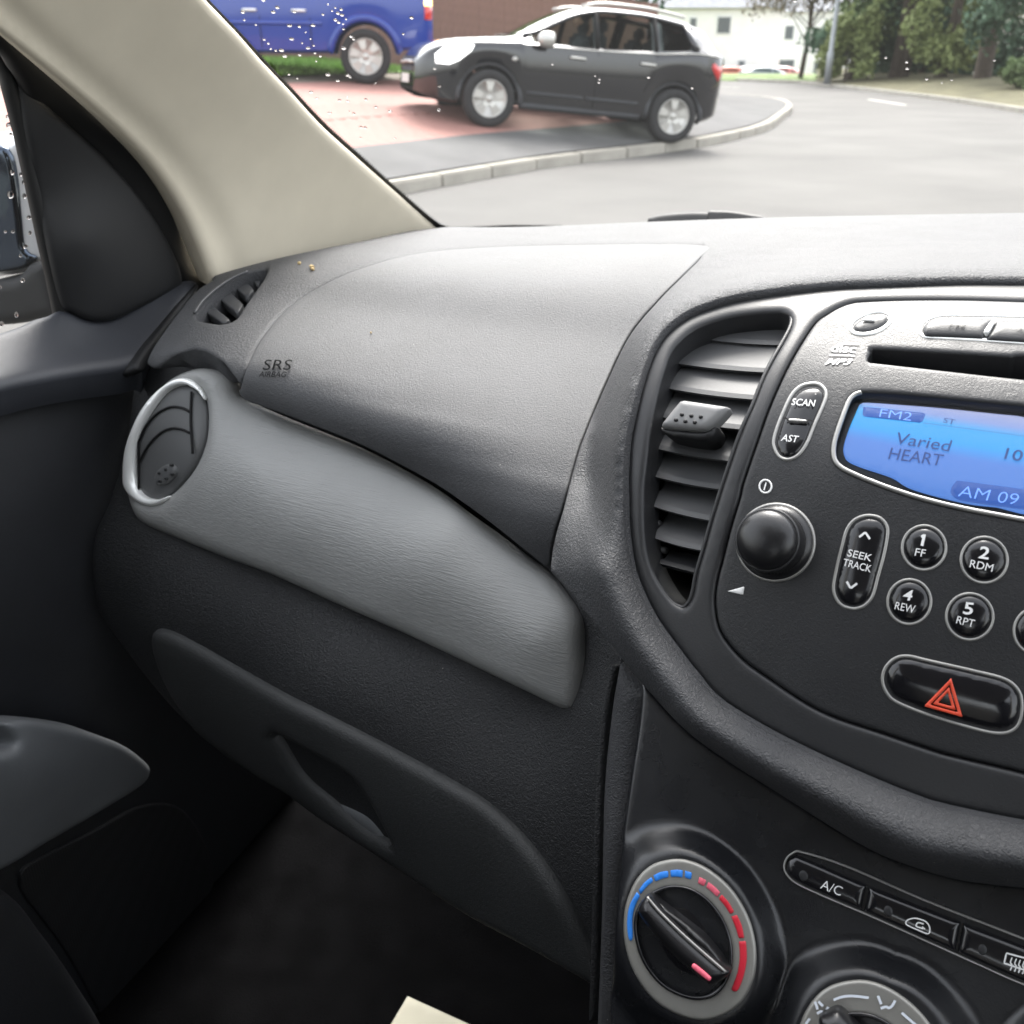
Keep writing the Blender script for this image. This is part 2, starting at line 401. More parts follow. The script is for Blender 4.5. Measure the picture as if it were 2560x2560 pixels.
M['doorgrey'] = mat('door_grey', (.10, .106, .112), .6, bump=('noise', 900, .15, .0006), var=.05)
M['gloss'] = mat('button_black', (.008, .008, .0095), .17, spec=.6, rvar=.05, specks=.006)
M['knob'] = mat('knob_black', (.010, .010, .011), .30, spec=.55, bump=('leather', 900, .10, .0006), specks=.02)
M['ring'] = mat('silver_ring', (.34, .335, .32), .38, metal=.6)
M['chrome'] = mat('satin_chrome', (.88, .89, .87), .30, metal=.3)
M['dial'] = mat('dial_silver', (.27, .265, .245), .40, metal=.55, bump=('noise', 1800, .1, .0004), var=.05)
M['white'] = mat('print_white', (.78, .78, .77), .5)
M['whitedim'] = mat('print_pale', (.62, .66, .72), .5)
M['blue'] = mat('print_blue', (.02, .20, .68), .5)
M['red'] = mat('print_red', (.50, .012, .03), .5)
M['redp'] = mat('print_red_pale', (.62, .10, .15), .5)
M['hazard'] = mat('print_orange', (.66, .07, .03), .45)
M['climate'] = mat('climate_panel', (.009, .0095, .011), .28, bump=('leather', 800, .10, .0006), rvar=.06, specks=.02, spec=.55)
M['slat'] = mat('vent_slat', (.052, .053, .055), .45, bump=('noise', 1500, .08, .0004), specks=.02)
M['tab'] = mat('vent_tab', (.17, .17, .17), .42, specks=.03)
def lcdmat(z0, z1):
    """lit liquid-crystal panel: emission ramp turns cyan, then grey, a reflection painted in toward the upper edge"""
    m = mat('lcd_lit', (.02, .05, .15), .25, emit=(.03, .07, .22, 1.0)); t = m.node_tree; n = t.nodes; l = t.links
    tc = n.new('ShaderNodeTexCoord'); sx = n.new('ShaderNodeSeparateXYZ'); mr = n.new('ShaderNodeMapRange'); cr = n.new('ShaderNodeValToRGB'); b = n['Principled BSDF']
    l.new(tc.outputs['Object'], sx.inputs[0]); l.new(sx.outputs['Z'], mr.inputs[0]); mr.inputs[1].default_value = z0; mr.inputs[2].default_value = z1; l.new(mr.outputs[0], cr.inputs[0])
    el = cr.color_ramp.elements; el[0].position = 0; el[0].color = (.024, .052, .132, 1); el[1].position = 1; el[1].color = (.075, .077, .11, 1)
    for p, c in ((.60, (.025, .054, .142, 1)), (.72, (.010, .085, .185, 1)), (.86, (.014, .090, .175, 1)), (.93, (.060, .075, .13, 1))):  # upper stops paint the window's reflection into the screen glow
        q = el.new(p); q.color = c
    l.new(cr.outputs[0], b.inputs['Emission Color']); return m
M['lcdtext'] = mat('lcd_text', (.01, .02, .08), .3, emit=(.006, .013, .045, 1.0))
M['lcdbox'] = mat('lcd_box', (.01, .03, .12), .3, emit=(.011, .026, .088, 1.0))
M['lcdlit'] = mat('lcd_lit_text', (.05, .1, .3), .3, emit=(.060, .115, .29, 1.0))
M['lcdgl'] = glass_mat('lcd_window', (.93, .95, .97), .13, .06)
M['glass'] = glass_mat('window_glass', (.945, .945, .94), .04, 0, film=.006)
M['drop'] = mat('water_drop', (.36, .34, .335), .0, spec=.25, trans=1.0, ior=1.33)
M['rubber'] = mat('rubber_black', (.005, .005, .005), .55)
M['carpet'] = mat('carpet', (.0035, .0035, .0038), .95, bump=('noise', 900, .6, .002), var=.3, spec=.02)
M['paper'] = mat('paper', (.62, .59, .47), .8, var=.03)
M['lining'] = mat('roof_lining', (.42, .40, .35), .9)
M['mesh'] = mat('speaker_mesh', (.011, .0115, .013), .55, bump=('hex', 420, .5, .0012))
M['emboss_shade'] = mat('embossed_lettering_shade', (.006, .006, .0065), 1.0, spec=.05)
M['crumb'] = mat('crumb', (.45, .33, .16), .8)

# ================================================================== CABIN SHELL (the room the camera stands in)
def struct(o): o['kind'] = 'structure'; return o
struct(box('cabin_floor', (.022, -.35, CAMZ-.80), (1.32, 2.6, .03), M['carpet']))
struct(box('bulkhead', (.022, .93, CAMZ-.50), (1.32, .03, .60), M['carpet']))
rf = struct(box('roof_lining', (.022, -.98, CAMZ+.40), (1.10, 1.9, .03), M['lining'], bev=.01))
struct(box('cabin_wall', (.655, -.35, CAMZ-.48), (.04, 2.6, .64), M['door']))
struct(box('cabin_wall_rear', (.06, -1.95, CAMZ-.35), (1.3, .05, .95), M['lining']))
# near-side wall behind the door: sill, and the two roof pillars
struct(box('cabin_wall_near', (-.63, -1.05, CAMZ-.45), (.04, 1.6, .66), M['door']))
struct(box('centre_pillar', (-.60, -.42, CAMZ+.10), (.06, .12, .62), M['lining']))
struct(box('centre_pillar_far', (.655, -.42, CAMZ+.10), (.06, .12, .62), M['lining']))

for x_ in (-.30, .42):  # front seats out of view, added to block light from behind
    struct(box('unseen_seat', (x_, -.52, CAMZ-.22), (.50, .16, .74), M['carpet'], bev=.05)); struct(box('unseen_seat_cushion', (x_, -.24, CAMZ-.56), (.50, .50, .16), M['carpet'], bev=.05))
# ================================================================== SURFACES
XC = .008          # centre line of the car, through the hazard switch
con = Prof([(.62, -.072), (.50, -.089), (.457, -.098), (.4302, -.1088), (.4096, -.1198), (.3933, -.1316), (.3818, -.1427), (.3668, -.1633), (.3471, -.2004), (.3237, -.253), (.2986, -.3093), (.275, -.36)], XC, .75)
bez_l = C4((1932, 40), (1450, 95), (1050, 160), (800, 230), (600, 310), (420, 440), (310, 580), (230, 750), (150, 1000), (90, 1250), (40, 1500), (20, 1800)) \
      + C5((20, 250), (30, 600), (80, 950), (170, 1200), (300, 1450), (480, 1700), (660, 1932))
bez_b = [(1810, 1757), (1994, 1862), (2268, 1983), (2542, 2076), (2800, 2150)]
bez_t = [(2800, 697), (2560, 698), (2400, 698), (2200, 705)]
roll_b = [(2800, 2350), (2542, 2262), (2300, 2180), (2158, 2120), (1939, 1985), (1736, 1851), (1610, 1722), (1510, 1596), (1442, 1510), (1372, 1427)]
NB = K(560, 900, 2.1)
lipb = NB((72, 165), (110, 215), (240, 260), (450, 340), (700, 440), (900, 540), (1100, 650), (1250, 750), (1400, 860), (1550, 980), (1706, 1105))
upper = Loft([(-.62, [(.86, -.164), (.70, -.152), (.60, -.151), (.52, -.163), (.480, -.184), (.466, -.205), (.466, -.245)]),
              (-.43, [(.88, -.151), (.72, -.142), (.60, -.139), (.52, -.1575), (.450, -.1755), (.442, -.1795), (.4378, -.1855), (.4365, -.193), (.4378, -.207), (.448, -.245)]),
              (-.30, [(.91, -.140), (.74, -.133), (.60, -.133), (.52, -.1575), (.441, -.1845), (.432, -.1895), (.4268, -.1965), (.4252, -.2045), (.4266, -.218), (.438, -.255)]),
              (-.20, [(.94, -.131), (.76, -.122), (.60, -.127), (.52, -.156), (.424, -.1985), (.4135, -.206), (.4068, -.2155), (.4042, -.226), (.4055, -.245), (.415, -.28)]),
              (-.05, [(.95, -.1195), (.76, -.110), (.60, -.107), (.50, -.115), (.445, -.142), (.41, -.19), (.40, -.24)]),
              (.15, [(.955, -.108), (.76, -.102), (.60, -.100), (.50, -.112), (.445, -.142), (.41, -.19), (.40, -.24)])])
up = upper
bez_line = sp([(2800, 697, 1)] + bez_t[1:] + bez_l + bez_b[:-1] + [(2800, 2150, 1)])
def bdist(p): return sdist(p, [bez_line])
def rollh(p):
    d = bdist(p); low = sstep((p[:, 1]-900)/500); wdt = 105+60*sstep((p[:, 0]-1800)/700)
    return .0025+(.004+.009*low)*np.sin(np.clip(d/wdt, 0, 1.15)*math.pi*.72)-.02*low*np.clip(d/wdt-.8, 0, 1)
roll = Mix(Func(con, rollh), upper, lambda p: sstep((bdist(p)-12)/88)*(1-sstep((p[:, 1]-1180)/260)))

# ================================================================== DASHBOARD
dash = thing('dashboard', 'black grained dashboard with grey trim panel, passenger airbag cover and glovebox', 'dashboard', (-.2, .6, .5))
cov_top = D_((1330, 462), (1100, 460), (900, 466), (780, 478), (680, 505), (600, 541), (540, 582), (490, 642), (462, 700), (452, 736))
cov_r = D_((1332, 466), (1320, 485), (1290, 515), (1240, 565), (1185, 632), (1140, 725), (1105, 810)) + NB((1850, 500), (1780, 760), (1730, 930), (1710, 1060))
cover = sp([(1762, 611)]+cov_top[1:-1]+[cov_top[-1]+(0,)]+lipb[:-1]+[lipb[-1]+(1,)]+cov_r[::-1][:-1])
def rev(a): return list(a)[::-1]
pad_out = sp([D_((405, 517))[0]] + D_((500, 490), (600, 468), (690, 451), (770, 434)) + [(1110, 564, 1)] + [(1325, 563), (1640, 550), (2000, 538), (2560, 528), (2800, 526, 1), (2800, 697, 1)]
             + bez_t[1:] + bez_l + bez_b[:-1] + [(2800, 2150, 1), (2800, 2350, 1)] + roll_b[1:-1] + [(1373, 1428, 1)] + rev(cov_r)[:-1] + [(1762, 611, 1)] + cov_top[1:-1] + [(599, 975, 1)]
             + L5((950, 860), (900, 790), (850, 725), (760, 668), (660, 655), (560, 695), (500, 745), (450, 780), (390, 745, 1), (440, 640), (560, 470), (700, 300), (800, 235)))
demist = sp(L5((690, 445), (740, 370), (830, 290), (920, 232), (1010, 192), (1135, 168, 1), (1110, 230), (1060, 300), (1000, 385), (960, 450), (925, 482), (860, 502), (770, 494), (705, 475)))
patch('dash_pad', pad_out, roll, M['pad'], dash, r=.0018, step=17, holes=[demist], thick=.02)
cv = patch('airbag_cover', cover, up, M['cover'], dash, r=.0013, step=15, thick=.012)
# moulded lettering on the cover, the shade of its relief painted as dark colour
text('lettering', 'SRS', L5((1100, 785))[0], L5((1268, 785))[0], L5((1118, 722))[0], up, M['emboss_shade'], cv, lift=.0014)
text('lettering', 'AIRBAG', L5((1078, 826))[0], L5((1240, 828))[0], L5((1088, 793))[0], up, M['emboss_shade'], cv, lift=.0014)
# demister outlet
dm = patch('demister_vent', grow(demist, 10), Off(up, -.022), M['blackd'], dash, r=.001, step=20, thick=.004)
for a, b, c, d in [((745, 425), (860, 500), (905, 478), (800, 395)), ((815, 335), (950, 440), (985, 385), (880, 290)), ((905, 265), (1010, 345), (1050, 295), (970, 222)), ((1000, 205), (1070, 270), (1110, 215), (1060, 180))]:
    patch('slat', sp([q+(1,) for q in L5(a, b, c, d)], k=4), Off(up, -.009), M['slat'], dm, r=.001, step=14, thick=.006)
ptube('vent_lip', sp(L5((690, 440), (740, 368), (830, 288), (920, 230), (1010, 190)), False), up, .0011, M['slat'], dm, closed=False, lift=.001)
# crumbs on the pad
for q, s_ in (((1325, 138), .0018), ((1398, 162), .0024), ((1405, 175), .0020), ((1757, 560), .0008)):
    p = W(up.hit(L5(q), .001))[0]
    bm = bmesh.new(); bmesh.ops.create_icosphere(bm, subdivisions=1, radius=s_)
    for v in bm.verts: v.co = v.co*(random.uniform(.6, 1.2))+Vector(p)
    me = bpy.data.meshes.new('crumb'); bm.to_mesh(me); bm.free(); me.materials.append(M['crumb'])
    tag(link('crumb', me), {(1325, 138): 'small pale crumb lying left on the dashboard behind the corner vent', (1398, 162): 'larger tan crumb lying on the dashboard behind the corner vent', (1405, 175): 'tan crumb touching a larger crumb on the dashboard', (1757, 560): 'single tiny crumb on the airbag cover'}[q], 'crumb', 'crumbs on the dashboard')

# grey trim panel with the side vent
tctl = [(293, 1213, 'Y', .424), (300, 1050, 'Y', .432), (380, 950, 'Y', .446), (482, 912, 'Y', .452), (560, 945, 'Y', .455), (612, 1002, 'Y', .452), (774, 1058, 'Y', .447), (893, 1106, 'Y', .442), (1084, 1206, 'Y', .432), (1227, 1305, 'Y', .423), (1370, 1420, 'Y', .411),
        (1455, 1560, 'Y', .392), (1462, 1620, 'Y', .388), (1440, 1773, 'Y', .378), (1358, 1782, 'Y', .377), (1159, 1678, 'Y', .386), (994, 1603, 'Y', .392), (754, 1500, 'Y', .399), (531, 1400, 'Y', .405), (399, 1341, 'Y', .408), (310, 1279, 'Y', .414),
        (900, 1300, 'Y', .408), (1200, 1450, 'Y', .396), (640, 1170, 'Y', .417), (1340, 1600, 'Y', .383), (1000, 1480, 'Y', .392), (700, 1350, 'Y', .401), (1120, 1320, 'Y', .408), (850, 1180, 'Y', .424)]
tr = Surf(tctl)
trim_out = sp(L5((222, 1480), (228, 1350), (268, 1180), (338, 1020), (430, 885), (540, 800), (680, 755), (800, 765), (880, 800), (925, 865), (955, 925))
              + [(x, y-9) for x, y in lipb[2:]] + NB((1770, 1165), (1855, 1290), (1885, 1400), (1893, 1550), (1885, 1700), (1860, 1820), (1820, 1868), (1760, 1868), (1680, 1835), (1400, 1700), (1000, 1510), (600, 1330), (200, 1150))
              + L5((800, 1932), (480, 1795), (330, 1722), (265, 1640)))
vent_e = sp(L5((300, 1420), (312, 1250), (352, 1120), (412, 1005), (500, 900), (600, 865), (685, 890), (728, 960), (735, 1080), (715, 1210), (670, 1330), (600, 1440), (510, 1530), (420, 1570), (340, 1530), (308, 1480)))
patch('trim_panel', trim_out, tr, M['trim'], dash, r=.011, step=13, holes=[grow(vent_e, -2)], thick=.012)
sv = patch('side_vent', grow(vent_e, 6), Off(tr, -.0045), M['ventgrey'], dash, r=.012, h=.004, step=10, thick=.02)
chr_out = sp(L5((238, 1440), (248, 1290), (290, 1150), (360, 1010), (450, 905), (560, 835), (650, 840), (715, 900), (735, 960), (690, 905), (600, 868), (500, 905), (412, 1010), (352, 1125), (312, 1255), (300, 1420), (318, 1500), (365, 1550), (440, 1568), (520, 1545), (470, 1590), (390, 1605), (310, 1570), (255, 1510)))
patch('chrome_ring', chr_out, Off(tr, .0008), M['chrome'], sv, r=.004, h=.0035, step=7, thick=.006)
svs = Off(tr, -.004)
for ln in ([(355, 1215), (400, 1120), (470, 1045), (550, 1008), (620, 1015), (662, 1038)], [(355, 1345), (410, 1245), (480, 1170), (550, 1138), (610, 1142), (665, 1165)], [(352, 1150), (352, 1300), (355, 1520)], [(672, 915), (668, 1100), (680, 1290)]):
    ptube('groove', sp(L5(*ln), False), svs, .0009, M['blackd'], sv, closed=False, lift=.0002, seg=6)
patch('thumb_pad', ell(*L5((505, 1415))[0], 32, 20, -42), svs, M['ventgrey'], sv, r=.004, h=.0015, lift=.0018, step=8, thick=.003)
for q in ((472, 1408), (512, 1386), (545, 1358), (478, 1456), (514, 1440), (548, 1414)):
    patch('grip_dot', ell(*L5(q)[0], 4, 4, 0, 12), svs, M['black'], sv, r=.0006, lift=.0026, step=5, thick=.001, rings=2)

# lower dash
lctl = [(225, 1400, 'Y', .402), (250, 1560, 'Y', .395), (310, 1285, 'Y', .418), (399, 1350, 'Y', .411), (531, 1410, 'Y', .409), (754, 1510, 'Y', .403), (994, 1612, 'Y', .397), (1159, 1688, 'Y', .391), (1358, 1795, 'Y', .382), (1470, 1600, 'Y', .394), (1450, 1500, 'Y', .402),
        (364, 1591, 'Y', .388), (745, 1769, 'Y', .372), (1159, 1984, 'Y', .358), (1400, 2254, 'Y', .338), (1500, 1800, 'Y', .368), (1500, 2100, 'Y', .345),
        (1478, 2473, 'Y', .330), (1159, 2295, 'Y', .352), (787, 2030, 'Y', .378), (497, 1848, 'Y', .398), (300, 1150, 'Y', .440), (1300, 2200, 'Y', .344), (900, 1950, 'Y', .366), (480, 890, 'Y', .485), (620, 960, 'Y', .48), (360, 920, 'Y', .485), (700, 1100, 'Y', .47), (1100, 1350, 'Y', .45)]
lo = Surf(lctl)
low_out = sp(D_((255, 690), (235, 830), (205, 940)) + [(235, 1330), (226, 1420), (240, 1520)] + L8((320, 80), (400, 190), (480, 290), (560, 375), (700, 500, 1), (1000, 640), (1400, 900), (1720, 1120), (1800, 1180, 1), (1800, 1000), (1815, 700), (1840, 420), (1880, 200), (1850, 130), (1780, 0, 1)) + [(1395, 1380, 1), (1100, 1180), (700, 1000), (610, 940), (560, 850), (480, 840), (400, 860), (350, 900, 1)])
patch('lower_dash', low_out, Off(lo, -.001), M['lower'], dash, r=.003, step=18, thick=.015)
lid_out = sp(L8((445, 125), (470, 96), (560, 135), (700, 215), (900, 325), (1150, 450), (1400, 585), (1510, 670), (1600, 770), (1690, 910), (1786, 1110), (1788, 1178, 1), (1600, 1070), (1400, 962), (1200, 832), (1100, 766), (950, 668), (850, 594), (760, 540), (600, 425), (555, 372), (500, 290), (460, 200)))
hnd = sp(L8((822, 412, 1), (930, 470), (1050, 540, 1), (1105, 620), (1140, 685), (1172, 748, 1), (1090, 704), (990, 620), (900, 540)))
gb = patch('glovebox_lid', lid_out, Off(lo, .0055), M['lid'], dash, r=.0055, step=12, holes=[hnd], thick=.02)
hw = patch('handle_recess', grow(hnd, 8), Off(lo, -.012), M['blackd'], gb, r=.001, step=14, thick=.004)
patch('handle_lip', sp(L8((985, 608), (1050, 630), (1115, 668), (1168, 742), (1090, 702), (1000, 628))), Off(lo, .001), M['doorgrey'], gb, r=.004, step=8, thick=.012)  # light falling on the lower lip is put into a paler grey
patch('handle_paddle', sp(L8((845, 430, 1), (930, 478), (1042, 545, 1), (1105, 640), (1118, 672), (1000, 612), (910, 530))), Off(lo, -.002), M['black'], gb, r=.003, step=12, thick=.008)

# ridge between the lower dash and the centre stack
rl = [(1535, 1640, 'Y', .362), (1565, 1682, 'Y', .356), (1532, 2080, 'Y', .322), (1491, 2411, 'Y', .302), (1482, 2700, 'Y', .285), (1590, 1720, 'Y', .352), (1580, 2000, 'Y', .328), (1535, 2600, 'Y', .288)]
rs = Surf(rl)
patch('edge_strip', sp([(1530, 1655, 1), (1508, 1800), (1490, 2000), (1484, 2300), (1474, 2560), (1470, 2700, 1), (1522, 2700, 1), (1528, 2560), (1536, 2330), (1552, 2120), (1572, 1960), (1596, 1800), (1610, 1735, 1)]), rs, M['roll'], dash, r=.008, step=10, thick=.02)
patch('edge_groove', sp([(1518, 1660, 1), (1494, 1800), (1478, 2000), (1470, 2300), (1462, 2560, 1), (1476, 2560, 1), (1486, 2300), (1493, 2000), (1510, 1800), (1534, 1664, 1)]), Off(rs, -.004), M['lower'], dash, r=.004, step=9, thick=.01)

# centre bezel with the vent opening
vent_o = sp(C4((1480, 285), (1540, 318), (1557, 380), (1535, 460), (1460, 600), (1380, 740), (1290, 920), (1200, 1150), (1080, 1420), (985, 1690), (915, 1900)) + C5((890, 270), (810, 530), (735, 800), (670, 1020), (640, 1180), (610, 1270), (560, 1330), (510, 1325), (440, 1280), (340, 1150), (250, 980), (200, 800), (180, 600), (175, 400), (178, 200))
            + C4((190, 1800), (215, 1600), (240, 1400), (272, 1220), (320, 1000), (370, 830), (430, 665), (520, 550), (640, 450), (800, 380), (1000, 325), (1250, 292), (1400, 283)))
fas = C2((2800, 285, 1), (1932, 262), (1400, 247), (900, 247), (500, 260), (330, 277), (200, 325), (100, 385), (0, 460)) + C4((1650, 580), (1500, 850), (1350, 1190), (1230, 1530), (1110, 1880)) + C5((1080, 300), (990, 600), (920, 880), (872, 1060), (845, 1250), (860, 1430), (900, 1560), (980, 1680), (1100, 1810), (1260, 1932)) \
    + L7((1000, 503), (1300, 610), (1600, 710), (1932, 800)) + [(2793, 1995, 1)]
fas_o = sp(fas)
bez_o = sp(bez_t + bez_l + bez_b[:-1] + [(2800, 2150, 1)])
bez_o = sp([(2800, 697, 1)] + bez_t[1:] + bez_l + bez_b[:-1] + [(2800, 2150, 1)])
patch('centre_bezel', grow(bez_o, -1.5), con, M['bezel'], dash, r=.0022, step=13, holes=[vent_o, grow(fas_o, 2.5)], thick=.014)
# centre vent: dark box, slats, direction tab
vb = patch('centre_vent', grow(vent_o, 40), Off(con, -.045), M['blackd'], dash, r=.001, step=24, thick=.003)
dl_ = resample(vent_o, 9); nd = len(dl_); P0 = con.hit(dl_, -.004); N0 = con.nrm(dl_)
V_ = [p for k in (0, .02, .05) for p in (P0-N0*k)]; F_ = [(a*nd+i, a*nd+(i+1) % nd, (a+1)*nd+(i+1) % nd, (a+1)*nd+i) for a in (0, 1) for i in range(nd)]
mesh_obj('duct_wall', W(np.array(V_)), F_, M['blackd'], vb)
ptube('vent_rim', vent_o, con, .0011, M['bezel'], vb, closed=True, lift=-.0022)
def xs_at(y, o):
    a = np.asarray(o); b = np.roll(a, -1, 0); m = (a[:, 1] > y) != (b[:, 1] > y); x = a[m, 0]+(y-a[m, 1])*(b[m, 0]-a[m, 0])/(b[m, 1]-a[m, 1]); return x.min(), x.max()
cs = Off(con, -.012)
def blade(name, f0, f1, sag, depth=.040, thk=.0022, m=None, par=None, tip=0.0, rise=.45):
    """one louvre: its front edge runs between two pixels on the vent plane, the blade reaches back into the box"""
    n = 14; t = np.linspace(0, 1, n); px = np.stack([f0[0]+(f1[0]-f0[0])*t, f0[1]+(f1[1]-f0[1])*t+sag*4*t*(1-t)], 1)
    A = cs.hit(px); V = []; F = []
    back = np.array([0, math.cos(rise), math.sin(rise)])
    for i in range(n):
        dd = depth*(1-tip*(1-t[i])**2) if tip else depth
        q = A[i]; b2 = q+back*dd+np.array([tip*.012*(1-t[i])**2+ (.010 if i == 0 else 0), 0, 0])
        up_ = np.array([0, -back[2], back[1]])*thk
        V += [q-up_*.5, q+up_*.3-back*.0006, q+up_*.5+back*.002, b2+up_*.5, b2-up_*.5]
    for i in range(n-1):
        for j in range(5): F.append((i*5+j, i*5+(j+1) % 5, (i+1)*5+(j+1) % 5, (i+1)*5+j))
    F.append((4, 3, 2, 1, 0)); F.append(tuple((n-1)*5+j for j in range(5)))
    return mesh_obj(name, W(np.array(V)), F, m or M['slat'], par, smooth=False)
slats = [C4((700, 545), (1455, 600)), C4((455, 770), (1330, 855)), C4((368, 1000), (1215, 1108)), C4((300, 1262), (1105, 1388)), C4((258, 1555), (990, 1680)), C4((238, 1812), (905, 1945)),
         C5((235, 380), (805, 525)), C5((268, 680), (725, 803)), C5((322, 925), (665, 1020))]
for i, (a, b) in enumerate(slats):
    e = 3 if i else 0
    blade('slat', a, (b[0]+14, b[1]+2), 4 if i < 8 else 0, m=M['slat'] if i < 8 else M['bezel'], par=vb, tip=.75 if i == 0 else .0, depth=.034 if i < 8 else .012, rise=.40 if i < 8 else .1)
    if 0 < i:
        p0 = cs.hit([(a[0]-5, a[1]-8)])[0]; p1 = p0+[-.006, .010, 0]
        tube('pivot_pin', W(np.array([cs.hit([(a[0]+6, a[1]-10)])[0]+[0, .006, .002], p1])), .0018, M['slat'], vb)
tabs = Off(con, .004)
tabo = sp(C4((330, 1330), (400, 1240), (480, 1140), (520, 1095, 1), (700, 1120), (960, 1160), (965, 1180), (880, 1280), (790, 1360), (720, 1385), (560, 1378), (400, 1365), (340, 1350)))
tb = patch('vent_tab', tabo, tabs, M['tab'], vb, r=.003, step=9, thick=.004)
tbf = Off(con, .0)
patch('tab_front', sp(C4((325, 1345), (340, 1362), (560, 1385), (730, 1392), (800, 1362), (850, 1320), (830, 1420), (740, 1480), (560, 1470), (420, 1440), (340, 1400))), Off(con, .0015), M['black'], tb, r=.003, step=9, thick=.012)
for q in ((530, 1242), (618, 1253), (706, 1262), (475, 1292), (562, 1304), (650, 1313)):
    patch('grip_dot', ell(*C4(q)[0], 5.5, 4.5, -20, 14), tabs, M['black'], tb, r=.0009, lift=.0012, step=5, thick=.002, rings=2)

# ================================================================== CAR STEREO
st = thing('car_stereo', 'black built-in car stereo with blue lit display and round preset buttons', 'car stereo', (.05, .38, .8))
lcdw = sp(C2((2800, 1300, 1), (1932, 1240), (1200, 1170), (700, 1125), (430, 1118), (360, 1140), (310, 1190), (260, 1310), (200, 1480), (168, 1600), (165, 1700), (190, 1770), (260, 1830), (420, 1900)) + C3((500, 0), (700, 75), (1000, 170), (1400, 265), (1932, 360)) + [(2800, 1372, 1)])
slot = sp(C2((480, 815), (492, 775), (525, 718), (560, 708), (1200, 742), (1800, 778), (1900, 768), (2600, 800, 1), (2600, 1040, 1), (1932, 985), (1200, 905), (600, 838), (500, 828)))
knob_c = C5((1405, 728))[0]; knob_r = 101
patch('fascia', fas_o, con, M['fascia'], st, r=.0016, h=.0014, step=13, holes=[lcdw, slot], thick=.012)
patch('disc_slot', grow(slot, 8), Off(con, -.02), M['blackd'], st, r=.001, step=24, thick=.002)
# rings and buttons
def stroke(name, lines, surf, w, m, par, lift=.0005, close=False):
    """flat printed line of pixel width w"""
    V = []; F = []
    for ln in lines:
        a = np.asarray([q[:2] for q in ln], float); n = len(a)
        e = np.gradient(a, axis=0) if not close else np.roll(a, -1, 0)-np.roll(a, 1, 0); nn = np.stack([e[:, 1], -e[:, 0]], 1); nn /= np.linalg.norm(nn, axis=1)[:, None]+1e-9
        k0 = len(V); L = surf.hit(a+nn*w/2, lift); R = surf.hit(a-nn*w/2, lift)
        for i in range(n): V += [L[i], R[i]]
        for i in range(n if close else n-1):
            j = (i+1) % n; F.append((k0+2*i, k0+2*i+1, k0+2*j+1, k0+2*j))
    return mesh_obj(name, W(np.array(V)), F, m, par, smooth=False)
def button(name, o, ringw=8.0, dome=.0018, ring=True, m=None, rr=.006, stp=8, ringm=None):
    o = np.asarray(o)
    b = patch(name, grow(o, -ringw-1.5), con, m or M['gloss'], st, r=rr, h=dome, lift=dome*.55+.0006, step=stp, thick=.005)
    if ring: patch('ring', o, con, ringm or M['ring'], b, r=.0008, lift=.0007, step=stp, holes=[grow(o, -ringw)], thick=.003, rings=2)
    return b
presets = [(C3((1003, 628))[0], 59, 59.5, '1', 'FF'), (C3((1563, 742))[0], 62.5, 61.5, '2', 'RDM'), (C3((865, 1132))[0], 58.5, 60, '4', 'REW'), (C3((1428, 1270))[0], 63, 62, '5', 'RPT'), ((2595, 1578), 64, 63, None, None), ((2640, 1440), 64, 63, None, None)]
numq = {'1': ((968, 610), (1010, 618), (985, 505)), '2': ((1505, 725), (1600, 740), (1530, 612)), '4': ((798, 1112), (882, 1122), (830, 1015)), '5': ((1362, 1245), (1450, 1255), (1385, 1132))}
subq = {'FF': ((915, 702), (1010, 716), (930, 633)), 'RDM': ((1424, 808), (1635, 852), (1442, 740)), 'REW': ((728, 1200), (910, 1238), (745, 1130)), 'RPT': ((1298, 1330), (1462, 1370), (1318, 1262))}
bs = Off(con, .0016)
for c, a, b, n1, n2 in presets:
    bt = button('preset_button', ell(c[0], c[1], a, b, 10))
    if n1:
        (text('number', n1, *[C3(q)[0] for q in numq[n1]], bs, M['white'], bt, lift=.0006, bold=.018) if n1 != '1' else stroke('number', [C3((978, 530), (1006, 511)), C3((1008, 504), (984, 612))], bs, 7.2, M['white'], bt, .0006))
        text('lettering', n2, *[C3(q)[0] for q in subq[n2]], bs, M['white'], bt, lift=.0006, bold=.0)
seek = sp(C3((330, 1212), (230, 1180), (165, 1100), (143, 1000), (165, 850), (220, 620), (270, 450), (340, 360), (430, 318), (510, 312), (600, 335), (660, 395), (682, 480), (650, 680), (590, 900), (540, 1080), (470, 1170), (400, 1205)))
bt = button('seek_button', seek, 9, .0020, rr=.008)
text('lettering', 'SEEK', *[C3(q)[0] for q in ((285, 705), (508, 758), (305, 640))], bs, M['white'], bt, lift=.0008, bold=.006)
text('lettering', 'TRACK', *[C3(q)[0] for q in ((245, 795), (505, 860), (262, 728))], bs, M['white'], bt, lift=.0008, bold=.006)
stroke('arrow', [C3((402, 530), (452, 490), (462, 490), (500, 548))], bs, 5.5, M['white'], bt, .0008)
stroke('arrow', [C3((285, 942), (318, 1000), (328, 1000), (382, 960))], bs, 5.5, M['white'], bt, .0008)
scan = sp(C4((1500, 1680), (1430, 1650), (1385, 1580), (1368, 1500), (1395, 1380), (1470, 1190), (1540, 1050), (1620, 970), (1720, 938), (1820, 945), (1880, 1000), (1893, 1070), (1860, 1170), (1780, 1350), (1720, 1500), (1650, 1610), (1580, 1665)))
bt = button('scan_button', scan, 9.5, .0020, rr=.009)
text('lettering', 'SCAN', *[C4(q)[0] for q in ((1553, 1160), (1765, 1175), (1570, 1098))], bs, M['white'], bt, lift=.0008, bold=.008)
